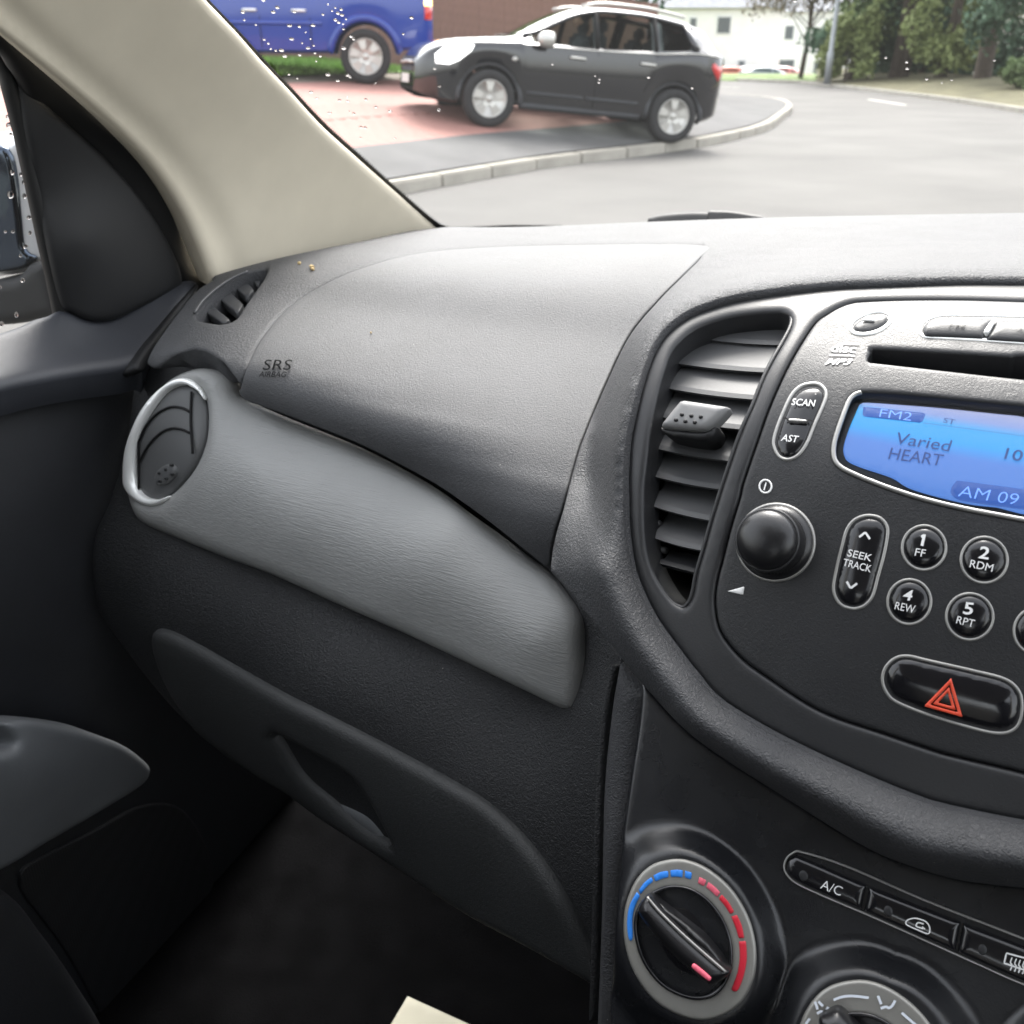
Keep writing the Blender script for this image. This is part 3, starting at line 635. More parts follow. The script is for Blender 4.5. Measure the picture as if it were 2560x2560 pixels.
text('lettering', 'AST', *[C4(q)[0] for q in ((1455, 1492), (1605, 1510), (1478, 1430))], bs, M['white'], bt, lift=.0008, bold=.008)
stroke('split_line', [sp(C4((1475, 1285), (1515, 1288), (1540, 1315), (1690, 1322), (1712, 1300), (1765, 1318)), False)], bs, 4, M['blackd'], bt, .0009)
patch('indicator_bar', sp(C4((1520, 1295), (1535, 1280), (1690, 1292), (1700, 1305), (1685, 1318), (1535, 1312))), bs, M['ring'], bt, r=.0008, lift=.001, step=6, thick=.002)
ej = ell(*C2((508, 460))[0], 57.5, 30, -17)
bt = button('eject_button', ej, 9, .0018, rr=.005, m=M['bezel'], ringm=M['chrome'])
patch('eject_symbol', sp(C2((430, 442, 1), (455, 415), (490, 402), (530, 402), (548, 430), (540, 448, 1))), bs, M['white'], bt, r=.0003, lift=.0008, step=6, thick=.0005)
fm = sp(C2((2800, 405, 1), (1932, 378), (1400, 367), (1200, 367), (1090, 385), (1000, 430), (948, 500), (950, 560), (1000, 600), (1080, 608), (1500, 632), (1932, 660), (2800, 712, 1)))
fmb = sp(C2((1660, 415, 1), (1400, 400), (1200, 395), (1100, 410), (1010, 470), (995, 530), (1030, 568), (1200, 575), (1555, 590, 1), (1600, 530)))
bt = patch('band_button', fmb, con, M['bezel'], st, r=.004, h=.002, lift=.0022, step=9, thick=.005)
patch('ring', fm, con, M['chrome'], bt, r=.0008, lift=.0006, step=9, holes=[grow(fm, -9)], thick=.003, rings=2)
text('lettering', 'FM', *[C2(q)[0] for q in ((1232, 472), (1378, 482), (1255, 424))], bs, M['white'], bt, lift=.0022, bold=.012)
amb = sp(C2((1680, 425, 1), (1932, 430), (2780, 470, 1), (2780, 670, 1), (1932, 622), (1580, 600, 1), (1620, 540)))
bt = patch('band_button', amb, con, M['bezel'], st, r=.004, h=.002, lift=.0022, step=9, thick=.005)
text('lettering', 'AM', *[C2(q)[0] for q in ((1850, 505), (2010, 520), (1880, 458))], bs, M['white'], bt, lift=.0022, bold=.012)
patch('indicator_bar', sp(C2((1640, 428), (1668, 432), (1610, 545), (1575, 550), (1560, 540))), con, M['chrome'], bt, r=.0008, lift=.0026, step=6, thick=.002)
# printed marks on the fascia
text('disc_logo', 'disc', *[C2(q)[0] for q in ((132, 742), (365, 752), (150, 665))], con, M['white'], st, bold=.02)
stroke('disc_logo', [C2((125, 768), (358, 776)), C2((215, 662), (402, 668))], con, 3.2, M['white'], st)
text('disc_logo', 'MP3', *[C2(q)[0] for q in ((78, 858), (325, 862), (100, 800))], con, M['white'], st, bold=.02, shear=.35)
pw = C5((1312, 207))[0]
patch('power_symbol', ell(pw[0], pw[1], 17.5, 18.5), con, M['white'], st, r=.0002, lift=.0005, step=6, holes=[ell(pw[0], pw[1], 13, 14)], thick=.0004, rings=1)
stroke('power_symbol', [C5((1320, 172), (1300, 242))], con, 3.4, M['white'], st)
patch('pointer_mark', sp(C5((960, 1182, 1), (1117, 1137, 1), (1103, 1216, 1)), k=4), con, M['white'], st, r=.0002, lift=.0005, step=8, thick=.0004, rings=1)
# volume knob
kc = con.hit([knob_c])[0]; kn = con.nrm([knob_c])[0]; mp_ = 1/(FPX*surf_inv(con, knob_c)); R0 = 93*mp_
kb = lathe('volume_knob', W(kc), kn, [(R0*1.02, -.004), (R0*1.02, .0012), (R0*.90, .0022), (R0*.86, .003)], M['ring'], st)
kb.data.materials[0] = M['knob']
def kw(r_, hh, j): return r_*(1+(.012 if j % 2 else -.012)) if .003 < hh < .009 else r_
lathe('knob_grip', W(kc), kn, [(R0*.86, .001), (R0*.85, .0035), (R0*.83, .0088), (R0*.80, .0096), (R0*.80, .011)], M['knob'], kb, seg=120, wob=kw)
lathe('knob_cap', W(kc), kn, [(R0*.80, .0100), (R0*.795, .0125), (R0*.77, .0145), (R0*.70, .0162), (R0*.5, .0178), (R0*.3, .0186), (R0*.1, .019), (R0*.02, .019)], M['knob'], kb, seg=64)
th = np.linspace(0, 2*math.pi, 60, endpoint=False); u_ = np.cross(kn, [0, 0, 1]); u_ /= np.linalg.norm(u_); v_ = np.cross(kn, u_)
tube('knob_ring', W(kc+kn*.0122+R0*.80*(np.cos(th)[:, None]*u_+np.sin(th)[:, None]*v_)), .0008, M['bezel'], kb, True)
tube('knob_seat', W(kc+kn*.0004+R0*1.02*(np.cos(th)[:, None]*u_+np.sin(th)[:, None]*v_)), .0009, M['ring'], kb, True)
# display
lcs = Off(con, -.0035)
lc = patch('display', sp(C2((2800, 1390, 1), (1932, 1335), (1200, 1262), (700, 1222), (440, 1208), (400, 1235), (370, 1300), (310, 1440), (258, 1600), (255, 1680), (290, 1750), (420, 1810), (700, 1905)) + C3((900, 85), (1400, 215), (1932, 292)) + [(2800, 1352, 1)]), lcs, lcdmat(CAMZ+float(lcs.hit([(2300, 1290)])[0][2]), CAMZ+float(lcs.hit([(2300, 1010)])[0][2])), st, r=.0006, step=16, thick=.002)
patch('display_frame', grow(lcdw, 3), Off(con, -.005), M['bezel'], lc, r=.0006, step=24, thick=.003)
ptube('display_rim', sp(C2((420, 1118), (360, 1140), (310, 1190), (260, 1310), (200, 1480), (168, 1600), (165, 1700), (190, 1770), (260, 1830), (420, 1905)) + C3((500, 5), (700, 80), (1000, 175), (1400, 270), (1932, 365), (2400, 430)), False), con, .0010, M['ring'], lc, closed=False, lift=.0003)
patch('display_window', grow(lcdw, -1), Off(con, -.0018), M['lcdgl'], lc, r=.0008, step=20, thick=0)
lt = Off(lcs, .0004)
text('lettering', 'Varied', *[C2(q)[0] for q in ((722, 1592), (1232, 1668), (760, 1488))], lt, M['lcdtext'], lc, bold=.002)
text('lettering', 'HEART', *[C2(q)[0] for q in ((668, 1735), (1160, 1802), (700, 1630))], lt, M['lcdtext'], lc, bold=.002)
text('lettering', '10', *[C2(q)[0] for q in ((1745, 1735), (1905, 1762), (1775, 1632))], lt, M['lcdtext'], lc, bold=.008)
text('lettering', '3', *[C2(q)[0] for q in ((1945, 1765), (2030, 1775), (1965, 1650))], lt, M['lcdtext'], lc, bold=.008)
text('lettering', 'ST', *[C2(q)[0] for q in ((1178, 1398), (1282, 1418), (1195, 1352))], lt, M['lcdtext'], lc)
bx_ = patch('clock_box', sp(C3((1250, 110), (1265, 60), (1300, 20), (1340, 8), (1932, 85), (2800, 200, 1), (2770, 380, 1), (1932, 275), (1400, 200), (1290, 165))), lt, M['lcdbox'], lc, r=.0002, step=14, thick=0, rings=1)
text('lettering', 'AM 09', *[C3(q)[0] for q in ((1315, 150), (1862, 232), (1350, 50))], lt, M['lcdlit'], lc, lift=.0004, bold=-.012)
patch('band_box', sp(C2((440, 1250, 1), (1020, 1310, 1), (985, 1400, 1), (430, 1340, 1)), k=3), lt, M['lcdbox'], lc, r=.0001, step=14, thick=0, rings=1)
text('lettering', 'FM2', *[C2(q)[0] for q in ((585, 1345), (880, 1382), (605, 1270))], lt, M['lcdlit'], lc, lift=.0004, bold=-.012)
for i in range(60):
    pass
stroke('dotted_line', [C2((1000+i*16, 1402+i*2.1), (1007+i*16, 1403+i*2.1)) for i in range(85)], lt, 2.2, M['lcdtext'], lc)
# hazard switch
hz = sp(L7((1278, 370), (1290, 310), (1335, 262), (1400, 248), (1500, 270), (1700, 315), (1850, 355), (1915, 410), (1932, 480), (1920, 560), (1880, 605), (1810, 617), (1700, 595), (1500, 535), (1350, 475), (1300, 430)))
bt = button('hazard_switch', hz, 9, .0026, rr=.010, stp=10)
tri = np.array([L7((1600, 357))[0], L7((1475, 485))[0], L7((1652, 535))[0]])
for k1, k2 in ((1.0, .72), (.60, .36)):
    c_ = tri.mean(0)
    patch('hazard_symbol', sp([tuple(q)+(1,) for q in c_+(tri-c_)*k1], k=6), bs, M['hazard'], bt, r=.0002, lift=.0014, step=10, holes=[sp([tuple(q)+(1,) for q in c_+(tri-c_)*k2], k=6)], thick=.0004, rings=1)

# ================================================================== CLIMATE CONTROLS
cl = thing('climate_control_panel', 'glossy black heater control panel with temperature dial and slim button row', 'control panel', (.05, .3, .8))
base = plane((1725, 2350, .40), (0, -.82, .57))
ring1 = sp(C1((700, 398), (480, 450), (330, 590), (240, 790), (210, 980), (220, 1180), (280, 1400), (400, 1610), (560, 1770), (760, 1870), (960, 1905), (1160, 1850), (1320, 1730), (1420, 1540), (1452, 1330), (1430, 1110), (1360, 900), (1230, 690), (1060, 530), (880, 430)))
c1c = ring1.mean(0)
r2c = (2182, 2694); ring2 = np.array(r2c)+(ring1-c1c)*1.2
def rratio(p, rg):
    c_ = rg.mean(0); q = rg-c_; an = np.arctan2(q[:, 1], q[:, 0]); o = np.argsort(an); an = an[o]; rr = np.hypot(q[:, 0], q[:, 1])[o]
    v = p-c_; return np.hypot(v[:, 0], v[:, 1])/np.interp(np.arctan2(v[:, 1], v[:, 0]), np.r_[an-2*math.pi, an, an+2*math.pi], np.r_[rr, rr, rr])
def clh(p): return .0130*(1-sstep((rratio(p, ring1)-1.03)/.44))+.0130*(1-sstep((rratio(p, ring2)-1.03)/.40))
cls = Func(base, clh)
roll_bb = [(x, y-14) for x, y in roll_b[:8]]
clim_o = sp([(2800, 2330, 1)] + roll_bb[1:7] + [(1603, 1712, 1), (1596, 1800), (1572, 1960), (1550, 2120), (1532, 2330), (1522, 2560), (1515, 2750, 1), (2800, 2750, 1)])
patch('panel_face', clim_o, cls, M['climate'], cl, r=.002, step=13, thick=.02)
def dialknob(ring, inner, bar, name):
    k = patch(name, ring, Off(base, .0142), M['dial'], cl, r=.0016, step=11, holes=[grow(inner, -3)], thick=.006)
    patch('dial_well', grow(inner, 4), Off(base, .0150), M['gloss'], k, r=.030, h=.007, lift=.0, step=9, thick=.004)
    ptube('well_rim', inner, Off(base, .0150), .0008, M['gloss'], k)
    return k
inner1 = sp(C1((700, 660), (560, 685), (430, 770), (350, 890), (330, 1040), (370, 1250), (460, 1430), (600, 1580), (780, 1670), (940, 1690), (1080, 1640), (1180, 1500), (1215, 1330), (1200, 1150), (1130, 960), (1000, 790), (850, 690)))
bar1 = sp(C1((325, 880), (370, 790), (435, 748), (560, 880), (760, 1080), (960, 1260), (1175, 1452), (1150, 1520), (1080, 1570), (1000, 1605), (860, 1500), (660, 1330), (480, 1130), (350, 960)))
k1 = dialknob(ring1, inner1, bar1, 'temperature_dial')
bar_s = Off(base, .026)
bo = patch('knob_bar', bar1, bar_s, M['knob'], k1, r=.007, h=.006, step=8, thick=.012)
patch('knob_fin', sp(C1((445, 745), (600, 860), (900, 1090), (1040, 1240), (1120, 1350), (1175, 1455), (960, 1262), (760, 1082), (560, 880))), Off(base, .022), M['knob'], k1, r=.003, h=.003, step=8, thick=.010)
ptube('knob_edge', sp(C1((438, 752), (560, 895), (760, 1090), (960, 1268), (1168, 1450)), False), Off(base, .0245), .00055, M['ring'], k1, closed=False)
patch('pointer', sp(C1((850, 1395), (880, 1378), (1020, 1495), (1025, 1520), (1000, 1532), (860, 1420))), bar_s, M['redp'], bo, r=.0004, lift=.0006, step=6, thick=.0006, rings=1)
# coloured scale: segments between two angles follow the ring shape
ds = Off(base, .0147)
def seg(a, m, par=k1): return patch('scale_mark', sp(C1(*a)), ds, m, par, r=.0002, step=7, thick=.0003, rings=1)
seg([(270, 1150), (255, 1080), (252, 960), (275, 830), (340, 705, 1), (368, 745, 1), (318, 860), (300, 960), (302, 1080), (300, 1140), (285, 1162)], M['blue'])
seg([(358, 690, 1), (410, 620), (475, 568, 1), (492, 608, 1), (430, 660), (375, 728, 1)], M['blue'])
seg([(496, 552, 1), (560, 522), (630, 510, 1), (634, 568, 1), (570, 585), (512, 610, 1)], M['blue'])
seg([(652, 506, 1), (710, 500), (768, 506, 1), (764, 572, 1), (710, 565), (656, 568, 1)], M['blue'])
seg([(790, 510, 1), (852, 528, 1), (844, 590, 1), (786, 574, 1)], M['blue'])
seg([(922, 568, 1), (985, 598, 1), (966, 654, 1), (908, 624, 1)], M['redp'])
seg([(1005, 615, 1), (1060, 655), (1115, 712, 1), (1086, 754, 1), (1040, 708), (984, 662, 1)], M['redp'])
seg([(1130, 732, 1), (1190, 800), (1244, 890, 1), (1210, 914, 1), (1155, 830), (1100, 768, 1)], M['red'])
seg([(1218, 935, 1), (1270, 920, 1), (1315, 1020), (1338, 1132, 1), (1288, 1138, 1), (1260, 1040)], M['red'])
seg([(1290, 1168, 1), (1354, 1162, 1), (1362, 1320), (1335, 1480), (1285, 1610), (1250, 1632), (1220, 1610), (1240, 1560), (1280, 1440), (1298, 1300)], M['red'])
# fan-direction dial, half out of frame
inner2 = np.array(r2c)+(inner1-c1c)*1.2
k2 = dialknob(ring2, inner2, None, 'airflow_dial')
patch('knob_bar', sp(C6((370, 1565), (440, 1510), (530, 1490), (640, 1600), (900, 1900), (840, 2000), (600, 1900), (420, 1700))), bar_s, M['knob'], k2, r=.007, h=.006, step=10, thick=.012)
def pm(lines, w=6.5): stroke('airflow_symbol', [sp(C6(*l), False, 5) for l in lines], ds, w, M['whitedim'], k2, .0004)
pm([[(495, 1388), (560, 1365), (640, 1358), (760, 1372)], [(1010, 1485), (1060, 1530), (1120, 1580)], [(315, 1528), (285, 1570)], [(830, 1358), (855, 1420)], [(850, 1452), (890, 1440), (910, 1448), (935, 1435), (960, 1392)], [(355, 1402), (375, 1460)], [(380, 1400), (415, 1435)], [(370, 1492), (400, 1475), (420, 1485), (440, 1470), (455, 1440)]])
# button row
strip = sp(C6((112, 400), (130, 320), (185, 275), (250, 268), (600, 380), (1200, 640), (1932, 925), (2700, 1240, 1), (2660, 1560, 1), (1932, 1285), (1600, 1140), (1200, 960), (800, 780), (400, 610), (220, 525), (150, 470)))
patch('button_frame', strip, Off(base, .0022), M['ring'], cl, r=.001, step=10, holes=[grow(strip, -5)], thick=.006, rings=2)
patch('button_well', grow(strip, -3), Off(base, -.002), M['blackd'], cl, r=.0005, step=24, thick=.002)
bb = Off(base, .0022)
def rowbtn(o): return patch('push_button', sp(o), bb, M['gloss'], cl, r=.004, h=.0018, lift=.0004, step=9, thick=.006)
b1 = rowbtn(C6((135, 400), (150, 340), (200, 310), (260, 318), (740, 525, 1), (700, 718, 1), (400, 590), (220, 505), (150, 450)))
b2 = rowbtn(C6((765, 537, 1), (1100, 668), (1455, 806, 1), (1415, 1032, 1), (1100, 895), (722, 728, 1)))
b3 = rowbtn(C6((1478, 815, 1), (1932, 990), (2680, 1290, 1), (2650, 1530, 1), (1932, 1262), (1430, 1040, 1)))
for b_, q in ((b1, (267, 452)), (b2, (907, 718)), (b3, (1620, 1010))):
    patch('indicator_lamp', ell(*C6(q)[0], 11.5, 14.5, -15, 24), bb, M['bezel'], b_, r=.0004, lift=.0007, step=6, thick=.0005, rings=1)
text('lettering', 'A/C', *[C6(q)[0] for q in ((392, 545), (545, 605), (415, 478))], bb, M['white'], b1, lift=.0009, bold=-.004)
sy = lambda l, w=3.2, c=False, par=b2: stroke('symbol', [sp(C6(*l), c, 6)], bb, w, M['white'], par, .0009, close=c)
sy([(1040, 805), (1060, 782), (1105, 772), (1150, 780), (1195, 800), (1218, 835), (1220, 870), (1205, 888), (1150, 868), (1060, 828)], c=True)
sy([(1175, 815), (1135, 805), (1118, 822), (1130, 838), (1185, 852)], 3.4)
patch('symbol', sp(C6((1165, 832, 1), (1190, 855, 1), (1155, 856, 1)), k=3), bb, M['white'], b2, r=.0001, lift=.0010, step=5, thick=.0003, rings=1)
sy([(1800, 1035, 1), (2120, 1120, 1), (2090, 1215, 1), (1782, 1110, 1)], 4.0, True, b3)
for dx in (0, 32, 62, 92): sy([(1828+dx, 1165+dx*.3), (1842+dx, 1125+dx*.3), (1830+dx, 1105+dx*.3), (1842+dx, 1068+dx*.3)], 3.0, False, b3)

# ================================================================== NEAR-SIDE PILLAR
pil = thing('pillar_trim', 'beige plastic windscreen pillar trim slanting up from the dashboard corner', 'pillar trim', (-.54, .6, CAMZ-.15))
pc = [(1110, 570, 'X', -.531), (820, 300, 'X', -.515), (510, 0, 'X', -.497), (250, -260, 'X', -.483), (537, 685, 'X', -.566), (505, 580, 'X', -.566), (400, 400, 'X', -.560), (265, 285, 'X', -.552), (0, 95, 'X', -.538), (-300, -120, 'X', -.52)]
ps = Surf(pc)
valley = sp(L4((-60, -60), (100, 110), (300, 290), (550, 510), (750, 700), (900, 880), (1040, 1090), (1120, 1290)), False)
def vdist(p):
    a = valley[:-1]; v = np.diff(valley, axis=0); w = p[:, None]-a[None]; t = np.clip((w*v).sum(2)/((v**2).sum(1)+1e-9), 0, 1); return np.sqrt(((w-t[:, :, None]*v)**2).sum(2).min(1))
ps = Func(ps, lambda p: -.0026*np.exp(-(vdist(p)/36)**2))
pil_o = sp([(1125, 590, 1)] + D_((780, 460), (690, 478), (600, 493), (500, 518)) + [(537, 725, 1)] + L4((970, 1200), (880, 1010), (760, 830), (600, 660), (420, 500), (200, 320), (0, 165)) + [(-320, -160, 1), (260, -290, 1)] + [(515, 0)] + L1((130, 55), (300, 230), (450, 400), (600, 555), (800, 770), (1000, 950), (1250, 1170), (1450, 1345)))
patch('trim_cover', pil_o, ps, M['beige'], pil, r=.006, step=18, thick=.015)

# ================================================================== WINDSCREEN
def wsp(u, v):      # u across -1..1, v up 0..1
    b = np.array([XC+(XC+.55)*u, .985-.13*u*u, -.150-.016*u*u]); t = np.array([XC+(XC+.44)*u, .05-.08*u*u, .39]); return b+(t-b)*v
ws = thing('windscreen', 'clear windscreen with a black dotted edge and scattered raindrops', 'windscreen', (.06, .95, CAMZ-.2))
V = []; F = []; nu, nv = 24, 14
for j in range(nv+1):
    for i in range(nu+1): V.append(wsp(-1+2*i/nu, -.06+1.06*j/nv))
for j in range(nv):
    for i in range(nu): a = j*(nu+1)+i; F.append((a, a+1, a+nu+2, a+nu+1))
mesh_obj('glass', W(np.array(V)), F, M['glass'], ws)
gp_ = [wsp(u, v) for u in (-1, -.7, -.4, 0, .4) for v in (0, .2, .4, .6)]
gpx = []; gw = []
for P in gp_:
    z = P@FV; gpx.append((1280+FPX*(P@RV)/z, 1280+FPX*(P@DV)/z)); gw.append(1/z)
gs = Surf.__new__(Surf); gs.fit(np.array(gpx), np.array(gw))
edge = sp(L1((70, 0), (130, 65), (300, 240), (450, 410), (600, 565), (800, 775), (1000, 955), (1250, 1180), (1450, 1350), (1530, 1392), (1600, 1398), (1932, 1385)), False, 10)
edge = np.vstack([[(300, -220)], edge, [(1400, 575), (1480, 590), (1600, 600)]])
e_ = np.gradient(edge, axis=0); nn_ = np.stack([e_[:, 1], -e_[:, 0]], 1); nn_ /= np.linalg.norm(nn_, axis=1)[:, None]
fr = np.vstack([edge+nn_*7, (edge-nn_*30)[::-1]])
patch('frit_band', fr, Off(gs, .002), M['rubber'], ws, r=.0005, step=14, thick=.001, rings=1)
V = []; F = []
el = np.r_[0, np.cumsum(np.linalg.norm(np.diff(edge, axis=0), axis=1))]
for s_ in np.arange(250, el[-1]-30, 6.2):
    p = np.array([np.interp(s_, el, edge[:, k]) for k in (0, 1)]); n_ = np.array([np.interp(s_, el, nn_[:, k]) for k in (0, 1)]); t_ = np.array([-n_[1], n_[0]])
    q = np.array([p+n_*6+t_*2.3, p+n_*6-t_*2.3, p+n_*(15 if s_ > 500 else 9)]); k0 = len(V); V += list(gs.hit(q, .003)); F.append((k0, k0+1, k0+2))
fo = mesh_obj('frit_fringe', W(np.array(V)), F, M['rubber'], ws, smooth=False); fo['kind'] = 'stuff'
# raindrops
drops = [(305, 78), (315, 126), (385, 155), (490, 78), (515, 50), (618, 76), (588, 160), (648, 165), (730, 158), (790, 92), (820, 32), (845, 70), (865, 52), (880, 85), (905, 95), (865, 125), (885, 140), (912, 150), (915, 180), (930, 120), (900, 62), (960, 225), (975, 240), (600, 240), (435, 245), (460, 268), (665, 265), (685, 200), (715, 240), (700, 295), (735, 280), (742, 325), (775, 345), (750, 375), (650, 338), (560, 345), (505, 310), (540, 308), (475, 300), (1325, 112), (1275, 210), (915, 295), (940, 460), (955, 470), (1108, 505), (880, 492), (820, 455), (585, 455), (635, 478), (720, 560), (755, 598), (890, 610), (940, 615), (1050, 605), (1110, 650), (1195, 675), (950, 678), (978, 690), (830, 685), (935, 590), (1020, 772), (1045, 775), (1225, 838), (1018, 835), (200, 122), (430, 5), (1495, 525), (1490, 665)]
dm_ = None
def mk_drop(n=10):
    V = []; F = []; rr = [(1, 0), (.92, .28), (.7, .5), (.38, .63), (.05, .67)]
    for r_, z in rr:
        for j in range(n): a = 2*math.pi*j/n; V.append((r_*math.cos(a), r_*math.sin(a), z))
    for k_ in range(len(rr)-1):
        for j in range(n): F.append((k_*n+j, k_*n+(j+1) % n, (k_+1)*n+(j+1) % n, (k_+1)*n+j))
    F.append(tuple(range(n))[::-1]); F.append(tuple((len(rr)-1)*n+j for j in range(n)))
    me = bpy.data.meshes.new('raindrop'); me.from_pydata(V, [], F); me.polygons.foreach_set('use_smooth', [True]*len(F)); me.materials.append(M['drop']); return me
dme = mk_drop()
def drop_at(px, surf, size, parent, sign=-1):
    P = surf.hit([px])[0]; n = surf.nrm([px])[0]*sign
    o = bpy.data.objects.new('raindrop', dme); COL.objects.link(o); o.parent = parent
    q = Vector(n).to_track_quat('Z', 'Y'); o.rotation_mode = 'QUATERNION'; o.rotation_quaternion = q
    o.location = Vector(W(P+n*.0006))-parent.location; o.scale = (size*random.uniform(.8, 1.25), size*random.uniform(.8, 1.25), size*.42)
for q in drops:
    px = L1(q)[0]; drop_at(px, gs, random.uniform(.0008, .0017), ws)
for q in [(900, 365), (1140, 430), (1165, 450), (1162, 468), (1440, 440), (1685, 500), (240, 390), (268, 487), (262, 625)]:
    px = (980+q[0]/2.2465, q[1]/2.2465); drop_at(px, gs, random.uniform(.0009, .0015), ws)
for q in [(1155, 330), (1272, 355), (1275, 392), (1385, 450), (1470, 470), (850, 55), (645, 10), (1525, 455), (1765, 345)]:
    px = (1700+q[0]/2.2465, q[1]/2.2465); drop_at(px, gs, random.uniform(.0007, .0012), ws)
# wiper lying at the foot of the glass
wp = thing('windscreen_wiper', 'black wiper arm lying at the foot of the windscreen', 'wiper', (-.2, 1.0, CAMZ-.13))
wps = Surf([(1500, 560, 'Y', 1.00), (2000, 560, 'Y', 1.02), (1700, 500, 'Y', 1.02), (1700, 600, 'Y', 1.0)])
patch('wiper_arm', sp(K(1700, 0, 2.2465)((-190, 1235), (-150, 1205), (-60, 1190), (60, 1182), (160, 1185), (235, 1205), (260, 1330), (-100, 1330))), wps, M['black'], wp, r=.006, step=8, thick=.012)
patch('wiper_blade', sp(K(1700, 0, 2.2465)((150, 1190), (220, 1178), (300, 1182), (400, 1198), (480, 1216), (480, 1285), (300, 1320), (200, 1310))), Off(wps, .004), M['rubber'], wp, r=.004, step=8, thick=.01)

# ================================================================== PASSENGER DOOR
dr = thing('passenger_door', 'passenger door with dark inner panel, mirror corner cover and rain-spotted side window', 'car door', (-.6, .2, .4))
dcap = Surf([(0, 818, 'X', -.606), (150, 778, 'X', -.604), (250, 805, 'X', -.598), (360, 760, 'X', -.592), (450, 715, 'X', -.588), (0, 900, 'X', -.582), (0, 965, 'X', -.560), (200, 880, 'X', -.578), (200, 930, 'X', -.560), (330, 905, 'X', -.558), (330, 860, 'X', -.572), (360, 890, 'X', -.558), (-300, 900, 'X', -.606), (-300, 1040, 'X', -.562)])
cap_o = sp([(-320, 905, 1)] + C8((0, 200), (230, 110), (330, 85), (420, 45), (520, 60), (620, 90), (750, 80), (900, 20), (1020, -50)) + L4((880, 1340), (960, 1340, 1), (900, 1450), (800, 1590), (710, 1710), (690, 1760, 1)) + C8((930, 425), (850, 448), (600, 485), (300, 535), (0, 592)) + [(-320, 1040, 1)])
patch('door_cap', cap_o, dcap, M['doorcap'], dr, r=.006, step=14, thick=.02)
patch('cap_edge', sp(L4((952, 1370), (965, 1385), (900, 1480), (810, 1610), (740, 1720), (700, 1790), (660, 1770), (690, 1700), (780, 1580), (870, 1460))), Surf([(490, 712, 'X', -.583), (360, 890, 'X', -.553), (420, 800, 'X', -.568), (330, 905, 'X', -.55)]), M['black'], dr, r=.003, step=9, thick=.012)
dp = Surf([(0, 1010, 'X', -.590), (370, 960, 'X', -.588), (0, 1020, 'X', -.588), (370, 970, 'X', -.586), (0, 1300, 'X', -.578), (250, 1250, 'X', -.580), (0, 1700, 'X', -.582), (300, 1700, 'X', -.580), (-300, 1100, 'X', -.588), (-300, 1700, 'X', -.58), (0, 2560, 'X', -.60), (900, 2300, 'X', -.66), (900, 2560, 'X', -.66), (600, 1900, 'X', -.62)])
patch('door_panel', sp([(-320, 1050, 1)] + C8((0, 718), (300, 668), (700, 610), (1040, 585, 1)) + [(440, 1000), (440, 1080), (420, 1250), (400, 1400), (420, 1520), (520, 1700), (680, 1860), (860, 2020), (950, 2200), (980, 2700, 1), (-320, 2700, 1)]), dp, M['door'], dr, r=.004, step=20, thick=.02)
patch('panel_groove', sp([(-320, 1030, 1)] + C8((0, 560), (300, 505), (700, 445), (960, 400, 1), (1010, 470), (1080, 600, 1), (700, 640), (300, 695), (0, 745)) + [(-320, 1070, 1)]), Surf([(0, 960, 'X', -.606), (370, 900, 'X', -.604), (0, 1010, 'X', -.604), (370, 965, 'X', -.602), (-300, 1040, 'X', -.604), (-300, 1000, 'X', -.604)]), M['blackd'], dr, r=.002, step=16, thick=.01)
# mirror corner cover and its rubber seals
sl_ = Surf([(40, 185, 'X', -.594), (110, 500, 'X', -.600), (150, 775, 'X', -.606), (480, 690, 'X', -.590), (300, 430, 'X', -.584), (200, 600, 'X', -.586), (330, 740, 'X', -.587), (130, 300, 'X', -.586), (400, 560, 'X', -.586), (230, 790, 'X', -.592)], 6e-3)
patch('mirror_corner_cover', sp(L4((62, 345, 1), (110, 365), (180, 450), (330, 590), (500, 740), (650, 900), (780, 1080), (880, 1280), (905, 1400, 1), (700, 1490), (560, 1555), (430, 1560), (330, 1515), (292, 1508, 1), (200, 1080), (130, 700), (85, 450))), sl_, M['black'], dr, r=.006, step=14, thick=.015)
patch('door_frame_seal', sp(L4((-200, -40, 1), (30, 110), (240, 270), (460, 450), (640, 610), (810, 780), (940, 970), (1030, 1170), (1110, 1335, 1), (1000, 1420), (880, 1440, 1), (830, 1310), (730, 1110), (600, 940), (450, 780), (280, 630), (150, 510), (100, 420), (55, 360), (0, 285), (-200, 150, 1))), Surf([(0, 90, 'X', -.560), (0, 150, 'X', -.575), (200, 240, 'X', -.575), (150, 240, 'X', -.583), (390, 450, 'X', -.583), (330, 460, 'X', -.590), (520, 660, 'X', -.590), (470, 690, 'X', -.594), (-100, 50, 'X', -.56)]), M['rubber'], dr, r=.007, step=12, thick=.02)
seal_px = sp(L4((-30, 200), (30, 330), (58, 440), (104, 620), (162, 880), (220, 1150), (264, 1350), (300, 1530)), False)
ptube('window_seal', seal_px, Surf([(0, 170, 'X', -.600), (60, 400, 'X', -.604), (100, 600, 'X', -.607), (150, 790, 'X', -.611), (0, 800, 'X', -.612)]), .0062, M['rubber'], dr, closed=False)
dgl = Surf([(0, 0, 'X', -.600), (0, 400, 'X', -.610), (0, 800, 'X', -.620), (150, 800, 'X', -.620), (-300, 400, 'X', -.612), (-300, 900, 'X', -.62), (100, 300, 'X', -.606)])
patch('window_glass', sp([(-500, -300, 1), (-20, -20), (40, 200), (160, 800, 1), (0, 850), (-500, 1000, 1)]), dgl, M['glass'], dr, r=.0005, step=40, thick=0, rings=1)
